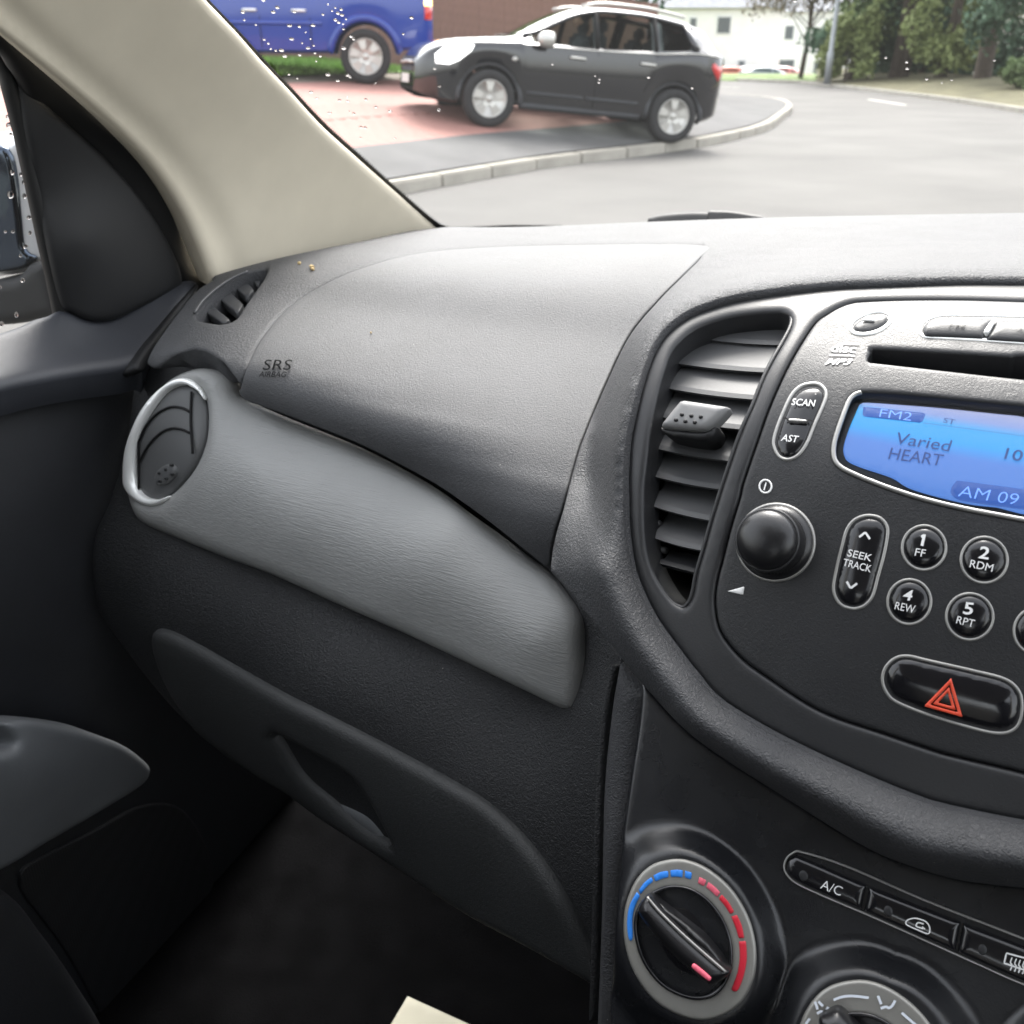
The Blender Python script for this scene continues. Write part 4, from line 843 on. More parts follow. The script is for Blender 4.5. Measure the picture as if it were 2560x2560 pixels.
for q in [(62, 405), (68, 465), (80, 530), (152, 815), (178, 968), (172, 870), (210, 1120), (78, 958), (42, 1220), (165, 1565), (15, 1875), (218, 1230), (185, 1325), (150, 1390), (2, 1615), (120, 1810), (95, 1218), (90, 800)]:
    drop_at(C7(q)[0], dgl, random.uniform(.0012, .0022), dr)
# door mirror outside the glass
mir = plane((60, 480, .80), (.35, -.93, .05))
M['silver'] = mat('silver_paint', (.62, .63, .64), .3, metal=.25, coat=.6)
M['mirror'] = mat('mirror_glass', (.06, .075, .10), .05, metal=1.0)  # reflection of the dark car side put into the navy tint
mh = patch('door_mirror', sp(C7((-700, 560, 1), (-300, 520), (0, 545), (90, 550), (135, 575), (165, 720), (230, 1000), (300, 1330), (310, 1430), (200, 1500), (-100, 1560), (-700, 1600, 1))), mir, M['silver'], dr, r=.018, step=14, thick=.10)
patch('mirror_glass', sp(C7((-680, 640, 1), (-200, 600), (0, 612), (45, 650), (72, 720), (105, 900), (130, 1120), (150, 1300), (180, 1370), (230, 1410), (150, 1480), (-100, 1520), (-680, 1560, 1))), Off(mir, .004), M['mirror'], mh, r=.004, step=18, thick=.006)
patch('mirror_mount', sp(C7((-100, 1600), (100, 1540), (195, 1450), (330, 1470), (420, 1790), (300, 1850), (-100, 1880))), Off(mir, .012), M['black'], mh, r=.01, step=14, thick=.06)
# pocket, grille
arm = Surf([(25, 1800, 'X', -.515), (300, 1870, 'X', -.535), (370, 1930, 'X', -.555), (0, 1880, 'X', -.505), (120, 2100, 'X', -.535), (0, 2190, 'X', -.53), (250, 2030, 'X', -.545), (-300, 1800, 'X', -.50), (-300, 2300, 'X', -.53)])
patch('door_pull', sp([(-300, 1740, 1)] + L8((-60, 340), (0, 470, 1), (45, 455), (62, 425), (28, 372, 1), (90, 362), (200, 385), (360, 432), (448, 492), (462, 528), (430, 570), (300, 652), (150, 740), (0, 828)) + [(-300, 2330, 1)]), arm, M['doorgrey'], dr, r=.005, step=14, thick=.03)
patch('speaker_grille', sp(L8((62, 850), (90, 800), (300, 690), (440, 620), (560, 640), (640, 800), (620, 1000), (500, 1200), (380, 1290), (320, 1270), (200, 1060), (80, 900))), Off(dp, .003), M['mesh'], dr, r=.002, step=18, thick=.02)
patch('map_pocket', sp(L8((-200, 860, 1), (30, 890), (150, 1020), (260, 1180), (340, 1330), (340, 1500), (-200, 1500, 1))), Off(dp, .06), M['door'], dr, r=.012, step=20, thick=.05)

# ================================================================== SMALL THINGS IN THE FOOTWELL
fl = Surf([(1000, 2500, 'Z', -.775), (1300, 2560, 'Z', -.772), (1000, 2800, 'Z', -.774), (1300, 2800, 'Z', -.772)])
tag(patch('paper_sheet', sp(L8((1230, 1195, 1), (1560, 1345, 1), (1400, 1600, 1), (1050, 1500, 1)), k=3), fl, M['paper'], None, r=.0004, step=20, thick=.001, rings=1), 'pale cream sheet of paper lying in the dark footwell', 'paper')

# ================================================================== DRIVER'S HALF (out of frame): the dash is symmetrical about the centre line
def mirror_half(o, cut=True):
    bm = bmesh.new(); bm.from_mesh(o.data)
    if cut: bmesh.ops.bisect_plane(bm, geom=bm.verts[:]+bm.edges[:]+bm.faces[:], plane_co=(XC, 0, 0), plane_no=(1, 0, 0), clear_outer=True)
    d = bmesh.ops.duplicate(bm, geom=bm.verts[:]+bm.edges[:]+bm.faces[:])['geom']
    fs = [g for g in d if isinstance(g, bmesh.types.BMFace)]
    for g in d:
        if isinstance(g, bmesh.types.BMVert): g.co.x = 2*XC-g.co.x
    bmesh.ops.reverse_faces(bm, faces=fs)
    if cut: bmesh.ops.remove_doubles(bm, verts=[v for v in bm.verts if abs(v.co.x-XC) < 2e-4], dist=2e-4)
    bm.to_mesh(o.data); bm.free(); o.data.update()
def mirrored(o, parent, name=None):
    me = o.data.copy()
    for v in me.vertices: v.co.x = 2*XC-v.co.x
    me.flip_normals(); q = link(name or o.name.split('.')[0], me, parent); return q
def kids(p, *names): return [c for c in p.children if c.name.split('.')[0] in names]
for o in kids(dash, 'dash_pad', 'centre_bezel')+kids(st, 'fascia', 'disc_slot', 'display')+kids(cl, 'panel_face')+[c for c in lc.children if c.name.split('.')[0] in ('display_frame', 'display_window', 'display_rim')]: mirror_half(o)
for o in kids(dash, 'airbag_cover', 'trim_panel', 'lower_dash', 'edge_strip', 'edge_groove'): mirrored(o, dash, {'airbag_cover': 'dash_cowl'}.get(o.name))
for src in (vb, sv, dm, kb):
    c2 = mirrored(src, src.parent)
    for k_ in src.children: mirrored(k_, c2)
c2 = mirrored(k1, cl, 'fan_dial')
for k_ in k1.children:
    if k_.name.split('.')[0] in ('dial_well', 'well_rim', 'knob_bar', 'knob_fin'): mirrored(k_, c2)
struct(mirrored(kids(pil, 'trim_cover')[0], None, 'driver_pillar'))
box('console_base', (XC, .44, CAMZ-.62), (.24, .22, .34), M['climate'], dash, bev=.01)
box('rear_panel', (-.615, -.02, CAMZ-.49), (.05, .66, .58), M['door'], dr, bev=.01); box('rear_cap', (-.590, -.05, CAMZ-.185), (.06, .60, .04), M['doorcap'], dr, bev=.012)

# ================================================================== OUTDOORS: ground
def gz(p, z=0.): d = ray([p])[0]; P = d*((z-CAMZ)/d[2]); P[2] += CAMZ; return P
def far(px, dist, z=0): d = ray([px])[0]; P = d*dist/math.hypot(d[0], d[1]); return np.array([P[0], P[1], z])
M['asphalt'] = mat('asphalt', (.070, .067, .062), .85, bump=('noise', 60, .5, .01), var=.22, vscale=.55)
M['pave'] = mat('pavement', (.075, .074, .073), .9, bump=('noise', 50, .5, .012), var=.2, vscale=1.5)
M['kerb'] = mat('kerb_concrete', (.34, .32, .28), .9, bump=('noise', 40, .4, .01), var=.18, vscale=3)
M['grass'] = mat('grass_ground', (.125, .18, .06), .95, bump=('noise', 30, .8, .05), var=.35, vscale=2)
M['drygrass'] = mat('dry_verge', (.108, .100, .052), .95, bump=('noise', 30, .8, .05), var=.3, vscale=1.5)
M['paint'] = mat('road_paint', (.55, .54, .50), .8, var=.25, vscale=12)
M['mud'] = mat('soil_edge', (.13, .11, .085), .95, var=.3, vscale=4)
def brickmat():
    m = mat('red_block_paving', (.27, .135, .112), .85, var=.10, vscale=6, bump=('noise', 40, .3, .01)); return m
M['brick'] = brickmat()
xk = curve([(-30, -6.2), (2, -5.6), (7.8, -5.29), (10.35, -5.1), (12.9, -4.55), (14.5, -4.35), (16.1, -4.32), (20.8, -4.93), (25.6, -5.94), (28.5, -7.2), (30.2, -9.2), (31.0, -12.)])
def terr(x, y):
    s = np.maximum(0, xk(np.minimum(y, 30.9))-x); k = 1-.75*sstep((np.asarray(y)-16)/9)
    return .11+k*(.175*np.minimum(s, 2.3)+.085*np.clip(s-2.3, 0, 6))+.02*np.maximum(0, s-8.3)
def tray(p):
    d = ray([p])[0]; ts = np.linspace(3, 60, 6000); Q = d*ts[:, None]; Q[:, 2] += CAMZ
    ok = np.nonzero(Q[:, 2] < terr(Q[:, 0], Q[:, 1]))[0]; return Q[ok[0]]
def sheet(name, xs, ys, zf, m, kind='structure'):
    V = []; F = []; n = len(xs[0])
    for r_, y in zip(xs, ys):
        for x in r_: V.append((x, y, zf(x, y)))
    for i in range(len(ys)-1):
        for j in range(n-1): a = i*n+j; F.append((a, a+1, a+n+1, a+n))
    o = mesh_obj(name, V, F, m); o['kind'] = kind; return o
struct(mesh_obj('ground', [(-400, -300, -1.9), (400, -300, -1.9), (400, 700, -1.9), (-400, 700, -1.9)], [(0, 1, 2, 3)], mat('far_ground', (.12, .12, .095), .95, var=.2, vscale=.2), smooth=False))
V = []; F = []      # the road: one sheet bounded by the kerb on the left and the far verge
ys = np.r_[np.linspace(-60, 0, 8), np.linspace(1, 30.8, 60)]
for y in ys: V += [(float(xk(y))-.02, y, 0), (40, y, 0)]
for i in range(len(ys)-1): F.append((2*i, 2*i+1, 2*i+3, 2*i+2))
struct(mesh_obj('road', V+[(-90, 30.8, 0), (-90, 54, 0), (40, 54, 0)], F+[(2*len(ys), 2*len(ys)-2, 2*len(ys)-1, 2*len(ys)+2, 2*len(ys)+1)], M['asphalt'], smooth=False))
yy = np.r_[np.linspace(-20, 6, 12), np.linspace(6.5, 30.6, 60)]
sheet('pavement', [np.linspace(float(xk(y))-.14, float(xk(y))-(1.15 if y < 17 else 1.15+.35*min(y-17, 6)), 8)[::-1] for y in yy], yy, lambda x, y: float(terr(x, y)), M['pave'])
yd = np.linspace(-6, 17.0, 60)
drive = sheet('driveway', [np.linspace(float(xk(y))-1.15, float(xk(y))-5.6, 24)[::-1] for y in yd], yd, lambda x, y: float(terr(x, y)), M['brick'])
sheet('soil_edge', [np.linspace(float(xk(y))-5.6, float(xk(y))-6.4, 3)[::-1] for y in yd], yd, lambda x, y: float(terr(x, y)), M['mud'])
yl = np.linspace(-10, 17.0, 30)
sheet('lawn', [np.linspace(float(xk(y))-6.4, float(xk(y))-30, 12)[::-1] for y in yl], yl, lambda x, y: float(terr(x, y))+.02, M['grass'])
yl = np.linspace(17.0, 30.4, 30)
sheet('lawn_far', [np.linspace(float(xk(y))-(1.15+.35*min(y-17, 6)), float(xk(y))-30, 12)[::-1] for y in yl], yl, lambda x, y: float(terr(x, y)), M['grass'])
# paving blocks of the driveway: the nearest rows are real blocks
bm_ = bmesh.new(); bmesh.ops.create_cube(bm_, size=1); bmesh.ops.scale(bm_, vec=(.2050, .1055, .05), verts=bm_.verts); bmesh.ops.bevel(bm_, geom=[e for e in bm_.edges], offset=.002, segments=1, affect='EDGES')
bme = bpy.data.meshes.new('paving_block'); bm_.to_mesh(bme); bm_.free(); bme.materials.append(mat('red_block', (.27, .135, .112), .85))
cnt = 0
for i in range(30):
    for j in range(10):
        y = 8.2+i*.106; s_ = 1.27+j*.206+(.1 if i % 2 else 0); x = float(xk(y))-s_
        o = bpy.data.objects.new('paving_block', bme); COL.objects.link(o); o.parent = drive
        o.location = (x, y, float(terr(x, y))-.0232+random.uniform(-.0004, .0004)); o.rotation_euler = (0, .173 if s_ < 2.3 else .085, random.uniform(-.01, .01)); cnt += 1
# kerb stones
kb_ = bpy.data.objects.new('kerb', None); COL.objects.link(kb_); kb_['kind'] = 'structure'
ky = np.linspace(3, 30.9, 600); kx = xk(ky); kl = np.r_[0, np.cumsum(np.hypot(np.diff(kx), np.diff(ky)))]
bm_ = bmesh.new(); bmesh.ops.create_cube(bm_, size=1); bmesh.ops.scale(bm_, vec=(.895, .14, .22), verts=bm_.verts); bmesh.ops.bevel(bm_, geom=[e for e in bm_.edges], offset=.018, segments=2, affect='EDGES')
kme = bpy.data.meshes.new('kerb_stone'); bm_.to_mesh(kme); bm_.free(); kme.materials.append(M['kerb'])
for s_ in np.arange(.45, kl[-1], .905):
    x, y = np.interp(s_, kl, kx), np.interp(s_, kl, ky); x2, y2 = np.interp(s_+.1, kl, kx), np.interp(s_+.1, kl, ky)
    o = bpy.data.objects.new('kerb_stone', kme); COL.objects.link(o); o.parent = kb_
    a = math.atan2(y2-y, x2-x); o.location = (x-.07*math.sin(a), y+.07*math.cos(a), .012+random.uniform(-.004, .004)); o.rotation_euler = (0, 0, a+random.uniform(-.006, .006))
# far verge and its kerb, centre line
vg = [gz(p) for p in ((1600, 196), (1850, 203), (2000, 209), (2120, 222), (2260, 240), (2400, 258), (2560, 284), (2800, 335), (3200, 420))]
vv = np.array(vg)
V = []; F = []
for P in vv:
    n_ = P/np.hypot(P[0], P[1]); V += [(P[0], P[1], .10), (P[0]+n_[0]*.35*0, P[1], .0)]
n = len(vv)
V = [(P[0], P[1], 0.) for P in vv]+[(P[0], P[1], .11) for P in vv]+[(P[0]*1.006, P[1]*1.006, .12) for P in vv]
for i in range(n-1): F += [(i, i+1, n+i+1, n+i), (n+i, n+i+1, 2*n+i+1, 2*n+i)]
struct(mesh_obj('far_kerb', V, F, M['kerb'], smooth=False))
vv = np.array([gz(p) for p in ((2040, 213), (2120, 222), (2260, 240), (2400, 258), (2560, 284), (2800, 335), (3200, 420))]); n = len(vv)
V = [(P[0]*1.006, P[1]*1.006, .118) for P in vv]+[(P[0]*1.12, P[1]*1.12, .2) for P in vv]+[(P[0]*1.5, P[1]*1.5, .45) for P in vv]
F = [];
for i in range(n-1): F += [(i, i+1, n+i+1, n+i), (n+i, n+i+1, 2*n+i+1, 2*n+i)]
struct(mesh_obj('verge', V, F, M['drygrass']))
V = []; F = []      # grass bank beyond the bend: rises a little, then drops to the lower street of the white houses
bp = np.linspace(900, 2100, 16)
for p in bp:
    A_ = gz((p, 203 if p > 1500 else 200)); r_ = A_/np.hypot(A_[0], A_[1]); r_[2] = 0
    for d_, z_ in ((0, .02), (.4, .12), (7, .22), (11, .1), (17, -1.4), (60, -1.6)): q = A_+r_*d_; V.append((q[0], q[1], z_))
for i in range(len(bp)-1):
    for j in range(5): a = i*6+j; F.append((a, a+6, a+7, a+1))
struct(mesh_obj('grass_bank', V, F, M['grass']))
for a, b in (((2172, 249), (2265, 263)), ((2420, 300), (2520, 322)) if False else ((1760, 216), (1850, 219))):
    A, B = gz(a), gz(b); t_ = (B-A)/np.linalg.norm(B-A); w_ = np.array([-t_[1], t_[0], 0])*.06
    V = [A-w_, B-w_, B+w_, A+w_]; struct(mesh_obj('centre_line', [(v[0], v[1], .005) for v in V], [(0, 1, 2, 3)], M['paint'], smooth=False))

# ================================================================== OUTDOORS: vehicles
def part(name, V, F, m, parent, smooth=True):
    me = bpy.data.meshes.new(name); me.from_pydata([tuple(map(float, v)) for v in V], [], [tuple(map(int, f)) for f in F])
    if smooth: me.polygons.foreach_set('use_smooth', [True]*len(me.polygons))
    me.materials.append(m); o = bpy.data.objects.new(name, me); COL.objects.link(o); o.parent = parent; return o
def local_tube(name, P, rad, m, parent, closed=False, seg=8):
    o = tube(name, P, rad, m, None, closed, seg); o.parent = parent; o.location = (0, 0, 0); return o
def local_lathe(name, c, ax, prof, m, parent, seg=32, ref=(.31, .2, .93)):
    if abs(ax[2]) > .9: ref = (1, 0, 0)
    o = lathe(name, c, ax, prof, m, None, seg, ref); o.parent = parent; return o
M['tyre'] = mat('tyre', (.022, .022, .023), .85, var=.2)
M['alloy'] = mat('alloy', (.52, .51, .48), .35, metal=.6)
M['blackpaint'] = mat('black_paint', (.0026, .0034, .0065), .12, coat=1.0, var=.1, vscale=3)
M['clad'] = mat('cladding', (.030, .032, .036), .55)
M['bluepaint'] = mat('blue_paint', (.001, .032, .27), .28, coat=.6, metal=.0)
M['carglass'] = glass_mat('car_glass', (.55, .60, .58), .06, 0)
M['lamp'] = mat('headlamp', (.82, .84, .86), .12, coat=1.0, emit=(1, 1, .98, .9))
M['taillamp'] = mat('tail_lamp', (.55, .02, .02), .2, coat=1.0)
M['amber'] = mat('amber_lamp', (.8, .36, .08), .2, coat=1.0, emit=(1, .62, .22, 1.6))
M['plate'] = mat('number_plate', (.6, .6, .57), .5)
M['skin'] = mat('skin', (.42, .24, .17), .6)
M['cloth'] = mat('dark_coat', (.03, .035, .04), .9)
def section(cv, x, yb=None):
    zb, zl, zt, yb, yr = (float(cv[k](x)) for k in ('zb', 'zl', 'zt', 'yb', 'yr'))
    zt = max(zt, zl+.015); g = zt-zl; ze = zt-min(.075, .3*g); y5 = yb*.93
    return np.array([(yb*.88, zb), (yb*.965, zb+.04), (yb*1.0, zb+.45*(zl-zb)), (yb*1.0, zb+.78*(zl-zb)), (yb*.972, zl-.01), (y5, zl+.015*min(1, g/.1)), ((y5+yr)/2+.012, (zl+ze)/2), (yr, ze), (yr*.82, zt-.022*min(1, g/.2)), (yr*.42, zt-.004), (0, zt)])
def car_body(cv, x0, x1, m, parent, wells, nx=110, wins=(), screen=None):
    xs = np.linspace(x0, x1, nx); V = []; F = []; ns = 21
    for x in xs:
        h = section(cv, x); full = [(y, z) for y, z in h]+[(-y, z) for y, z in h[::-1][1:]]
        V += [(x, y, z) for y, z in full]
    for i in range(nx-1):
        xm = (xs[i]+xs[i+1])/2
        for j in range(ns-1):
            if j in (5, 6, 13, 14) and any(a_ < xm < b_ for a_, b_ in wins): continue      # window openings
            if screen and 7 <= j <= 12 and screen[0] < xm < screen[1]: continue
            a = i*ns+j; F.append((a, a+1, a+ns+1, a+ns))
    F.append(tuple(range(ns))); F.append(tuple((nx-1)*ns+j for j in range(ns))[::-1])
    o = part('body', V, F, m, parent)
    md = o.modifiers.new('s', 'EDGE_SPLIT'); md.split_angle = math.radians(45)
    return o
def side_pt(cv, x, v, s, off=.006):
    h = section(cv, x); a, b, c = h[5], h[6], h[7]; q = a+(b-a)*(v*2) if v < .5 else b+(c-b)*(v*2-1)
    return (x, s*(q[0]+off), q[1])
def body_pt(cv, x, z, s, off=.004):
    h = section(cv, x)[:6]; y = np.interp(z, h[:, 1], h[:, 0]); return (x, s*(y+off), z)
def side_window(cv, q, s, parent, m, name='window', v0=.08, v1=.90):
    (xb0, xb1), (xt0, xt1) = q; V = []; F = []; nx_, nv_ = 10, 6
    for j in range(nv_+1):
        t = j/nv_
        for i in range(nx_+1): u = i/nx_; V.append(side_pt(cv, (xb0+(xb1-xb0)*u)*(1-t)+(xt0+(xt1-xt0)*u)*t, v0+(v1-v0)*t, s))
    for j in range(nv_):
        for i in range(nx_): a = j*(nx_+1)+i; F.append((a, a+1, a+nx_+2, a+nx_+1))
    return part(name, V, F, m, parent)
def flank(name, cv, poly, s, m, parent, off=.006):
    """flat panel hugging the body side; poly in (x,z)"""
    c_ = np.mean(poly, 0); n = len(poly); V = [body_pt(cv, x, z, s, off) for x, z in poly]+[body_pt(cv, (x+c_[0])/2, (z+c_[1])/2, s, off*1.6) for x, z in poly]+[body_pt(cv, c_[0], c_[1], s, off*1.8)]+[body_pt(cv, x, z, s, -.03) for x, z in poly]
    F = []
    for i in range(n): j = (i+1) % n; F += [(i, j, n+j, n+i), (n+i, n+j, 2*n), (2*n+1+i, 2*n+1+j, j, i)]
    return part(name, V, F, m, parent)
def strip_x(name, cv, xz, s, m, parent, r_=.012, off=.006): return local_tube(name, np.array([body_pt(cv, x, z, s, off) for x, z in xz]), r_, m, parent, seg=6)
def wheel(parent, x, y, r_, w, s, spokes=5):
    t = local_lathe('wheel', (x, y, r_), (0, s, 0), [(r_*.66, -w*.45), (r_*.93, -w*.5), (r_, -w*.32), (r_, w*.32), (r_*.93, w*.5), (r_*.68, w*.46), (r_*.66, w*.3), (r_*.64, -w*.1)], M['tyre'], parent, 40)
    local_lathe('brake_disc', (x, y, r_), (0, s, 0), [(r_*.64, -.02), (r_*.63, .0), (r_*.1, .0)], M['clad'], t, 24)
    local_lathe('rim', (x, y, r_), (0, s, 0), [(r_*.63, w*.30), (r_*.665, w*.47), (r_*.64, w*.49), (r_*.60, w*.38), (r_*.595, w*.2)], M['alloy'], t, 40)
    for k in range(spokes):
        a = 2*math.pi*k/spokes+.3; c, sn = math.cos(a), math.sin(a); V = []
        for rr, wd_, dp_ in ((.07, .12, .36), (.30, .10, .42), (.60, .17, .40)):
            for q in (-1, 1):
                for d_ in (0, -.03): V.append((x+r_*(rr*c-q*wd_*sn), y+s*(w*dp_+d_), r_+r_*(rr*sn+q*wd_*c)))
        F = []
        for i in range(2):
            b = i*4
            F += [(b, b+2, b+6, b+4), (b+1, b+5, b+7, b+3), (b, b+4, b+5, b+1), (b+2, b+3, b+7, b+6)]
        part('spoke', V, F, M['alloy'], t, smooth=False)
    local_lathe('hub_cap', (x, y, r_), (0, s, 0), [(r_*.13, w*.3), (r_*.13, w*.44), (r_*.08, w*.47), (r_*.01, w*.48)], M['alloy'], t, 16)
    return t
def arch_z(xa, za, ra, base):
    def f(x):
        x = np.asarray(x, float); z = base(x)
        for a in xa: d = ra*ra-(x-a)**2; z = np.where(d > 0, np.maximum(z, za+np.sqrt(np.maximum(d, 0))), z)
        return z
    return f
def place(o, A, B, la, lb):
    """put local points la, lb (on the ground line) onto A, B"""
    A, B = np.array(A), np.array(B); f = B-A; L = np.linalg.norm(f); f /= L; k = L/(lb-la)
    up0 = np.array([0, 0, 1.]); l_ = np.cross(up0, f); l_ /= np.linalg.norm(l_); u = np.cross(f, l_)
    o.rotation_mode = 'QUATERNION'; o.rotation_quaternion = Matrix((f, l_, u)).transposed().to_quaternion(); o.scale = (k, k, k)
    o.location = A-f*la*k; return k

# ---- black crossover on the driveway
suv = thing('crossover_car', 'black crossover car nosing up onto the red driveway, beaded with rain', 'car')
FA, RA, WR = 1.27, -1.36, .345
cv = dict(zl=curve([(2.2, .70), (2.05, .84), (1.8, .94), (1.3, 1.01), (.8, 1.04), (0, 1.06), (-1, 1.11), (-1.7, 1.17), (-2.13, 1.14)]),
          zt=curve([(2.2, .72), (2.08, .88), (1.8, 1.00), (1.3, 1.08), (.95, 1.13), (.80, 1.18), (.4, 1.38), (.05, 1.53), (-.3, 1.595), (-.8, 1.605), (-1.3, 1.57), (-1.75, 1.49), (-1.86, 1.45), (-2.0, 1.24), (-2.13, 1.15)]),
          yb=curve([(2.2, .50), (2.1, .66), (1.9, .79), (1.5, .87), (1.0, .89), (-1.3, .89), (-1.8, .85), (-2.02, .77), (-2.13, .62)]),
          yr=curve([(2.2, .40), (1.8, .62), (1.0, .68), (.75, .66), (.2, .60), (-.5, .60), (-1.4, .57), (-1.86, .52), (-2.0, .56), (-2.13, .52)]))
cv['zb'] = arch_z((FA, RA), WR, .405, curve([(2.2, .36), (1.9, .26), (1.7, .25), (0, .27), (-1.7, .28), (-2.13, .40)]))
car_body(cv, -2.13, 2.2, M['blackpaint'], suv, None, wins=((-.11, .74), (-.93, -.20), (-1.50, -1.08)), screen=(.04, .82))
for s in (1, -1):
    side_window(cv, ((.76, -.13), (.76, -.13)), s, suv, M['carglass'], v0=.0, v1=1.0); side_window(cv, ((-.18, -.96), (-.18, -.96)), s, suv, M['carglass'], v0=.0, v1=1.0); side_window(cv, ((-1.05, -1.54), (-1.05, -1.54)), s, suv, M['carglass'], v0=.0, v1=1.0)
    local_tube('pillar', np.array([(x, s*(section(cv, x)[7][0]+.004), section(cv, x)[7][1]+.004) for x in np.linspace(.84, -1.6, 26)]), .026, M['blackpaint'], suv)
    for x_ in (-.155, -1.0): local_tube('pillar', np.array([side_pt(cv, x_, v, s, .004) for v in (0, .5, 1)]), .03, M['blackd'], suv)
    local_tube('pillar', np.array([side_pt(cv, x_, v, s, .004) for x_, v in ((-1.60, .0), (-1.54, .5), (-1.46, 1.0))]), .05, M['blackpaint'], suv)
    for xa in (FA, RA):
        wheel(suv, xa, s*.78, WR, .22, s)
        th = np.linspace(-.12, math.pi+.12, 30)
        local_tube('wheel_arch', np.array([body_pt(cv, xa+.415*math.cos(a), max(.29, WR+.415*math.sin(a)), s, -.004) for a in th]), .034, M['clad'], suv)
    strip_x('sill', cv, [(x, .30) for x in np.linspace(.85, -.86, 12)], s, M['clad'], suv, .045, -.01)
    strip_x('door_strip', cv, [(x, .46) for x in np.linspace(.78, .0, 8)], s, M['clad'], suv, .022); strip_x('door_strip', cv, [(x, .46) for x in np.linspace(-.05, -.80, 8)], s, M['clad'], suv, .022)
    strip_x('belt_strip', cv, [(x, float(cv['zl'](x))-.02) for x in np.linspace(.62, -1.95, 24)], s, M['alloy'], suv, .010)
    for x0 in (.02, -.98):
        local_tube('door_handle', np.array([body_pt(cv, x0+d, .93+.02*(x0 < -.5), s, o_) for d, o_ in ((0, .0), (.01, .03), (.10, .038), (.20, .03), (.21, .0))]), .017, M['alloy'], suv)
    for xz in ([(.92, .36), (.93, .6), (.90, 1.0)], [(-.16, .36), (-.16, .7), (-.16, 1.05)], [(-.86, .62), (-.98, .85), (-1.0, 1.08)]):
        strip_x('door_gap', cv, xz, s, M['blackd'], suv, .006, .0005)
    flank('headlight', cv, [(1.98, .70), (1.99, .80), (1.90, .885), (1.72, .935), (1.52, .955), (1.56, .88), (1.70, .76), (1.82, .70)], s, M['lamp'], suv, .014)
    flank('tail_light', cv, [(-1.86, 1.06), (-1.84, 1.00), (-1.98, .84), (-2.07, .90), (-2.08, 1.05)], s, M['taillamp'], suv, .012)
    flank('side_repeater', cv, [(1.02, .84), (1.00, .865), (.96, .865), (.94, .84), (.96, .815), (1.0, .815)], s, M['amber'] if False else M['alloy'], suv, .01)
    mi = local_lathe('door_mirror', (.60, s*1.00, 1.10), (-1, 0, 0), [(.05, -.12), (.085, -.08), (.10, 0), (.095, .07), (.02, .075)], M['alloy'], suv, 20); local_tube('mirror_arm', np.array([(.58, s*.84, 1.06), (.60, s*.95, 1.07)]), .03, M['blackpaint'], mi)
    local_tube('roof_rail', np.array([(x, s*(float(cv['yr'](x))+.0), float(cv['zt'](x))+.03) for x in np.linspace(.05, -1.45, 14)]), .018, M['alloy'], suv)
    local_lathe('fog_light', (2.10, s*.52, .44), (1, s*.6, 0), [(.06, -.05), (.06, .02), (.045, .03), (.01, .03)], M['lamp'], suv, 16)
V = []; F = []     # windscreen following the roof line
xs_ = np.linspace(.86, .02, 9)
for x in xs_:
    h = section(cv, x)[7:]; row = [(y*.96, z) for y, z in h]+[(-y*.96, z) for y, z in h[::-1][1:]]; V += [(x+.004, y, z+.008) for y, z in row]
for i in range(len(xs_)-1):
    for j in range(6): a = i*7+j; F.append((a, a+1, a+8, a+7))
part('windscreen', V, F, M['carglass'], suv)
part('grille', [(2.205, -.34, .58), (2.205, .34, .58), (2.19, .40, .76), (2.19, -.40, .76)], [(0, 1, 2, 3)], M['clad'], suv, False)
local_tube('grille_bar', np.array([(2.21, y, .70-.03*abs(y)) for y in np.linspace(-.36, .36, 8)]), .018, M['alloy'], suv)
part('number_plate', [(2.225, -.26, .44), (2.225, .26, .44), (2.225, .26, .55), (2.225, -.26, .55)], [(0, 1, 2, 3)], M['plate'], suv, False)
local_tube('bumper_strip', np.array([(2.18-.5*(abs(y)/.8)**3, y, .50) for y in np.linspace(-.82, .82, 16)]), .035, M['clad'], suv)
# dark cabin floor so that the windows look into a cabin, seats
for x0 in (.0, -.85):
    for y0 in (.36, -.36):
        bo_ = box('seat', (x0-.30, y0, .98), (.16, .46, .62), M['cloth'], suv, bev=.05, local=True); hd = box('headrest', (x0-.36, y0, 1.36), (.10, .26, .18), M['cloth'], suv, bev=.04, local=True)
dsh = box('cabin_dash', (.72, 0, .98), (.35, 1.45, .20), M['clad'], suv, bev=.05, local=True)
PR = tray((1668, 357)); PF = tray((1215, 317))
ksuv = place(suv, PR+[0, 0, -.0], PF, RA, FA)
# shift sideways so that the near wheels, not the centre line, stand on those points
lat = suv.rotation_quaternion @ Vector((0, 1, 0)); suv.location -= lat*(.80*ksuv)
# person in the near front seat
def skinned(name, verts, edges, rad, m):
    me = bpy.data.meshes.new(name); me.from_pydata(verts, edges, []); me.materials.append(m); o = bpy.data.objects.new(name, me); COL.objects.link(o)
    md = o.modifiers.new('skin', 'SKIN'); md.use_smooth_shade = True
    for i, v in enumerate(me.skin_vertices[0].data): v.radius = rad[i]; v.use_root = i == 0
    o.modifiers.new('sub', 'SUBSURF').levels = 2; return o
pv = [(0, 0, .62), (0, 0, .80), (.02, 0, 1.00), (.03, 0, 1.14), (.03, 0, 1.20), (.05, 0, 1.27), (.06, 0, 1.35), (.05, 0, 1.41), (.03, .20, 1.06), (.10, .24, .84), (.32, .18, .80), (.03, -.20, 1.06), (.10, -.24, .84), (.32, -.18, .80), (.25, .1, .58), (.45, .1, .60), (.25, -.1, .58), (.45, -.1, .60)]
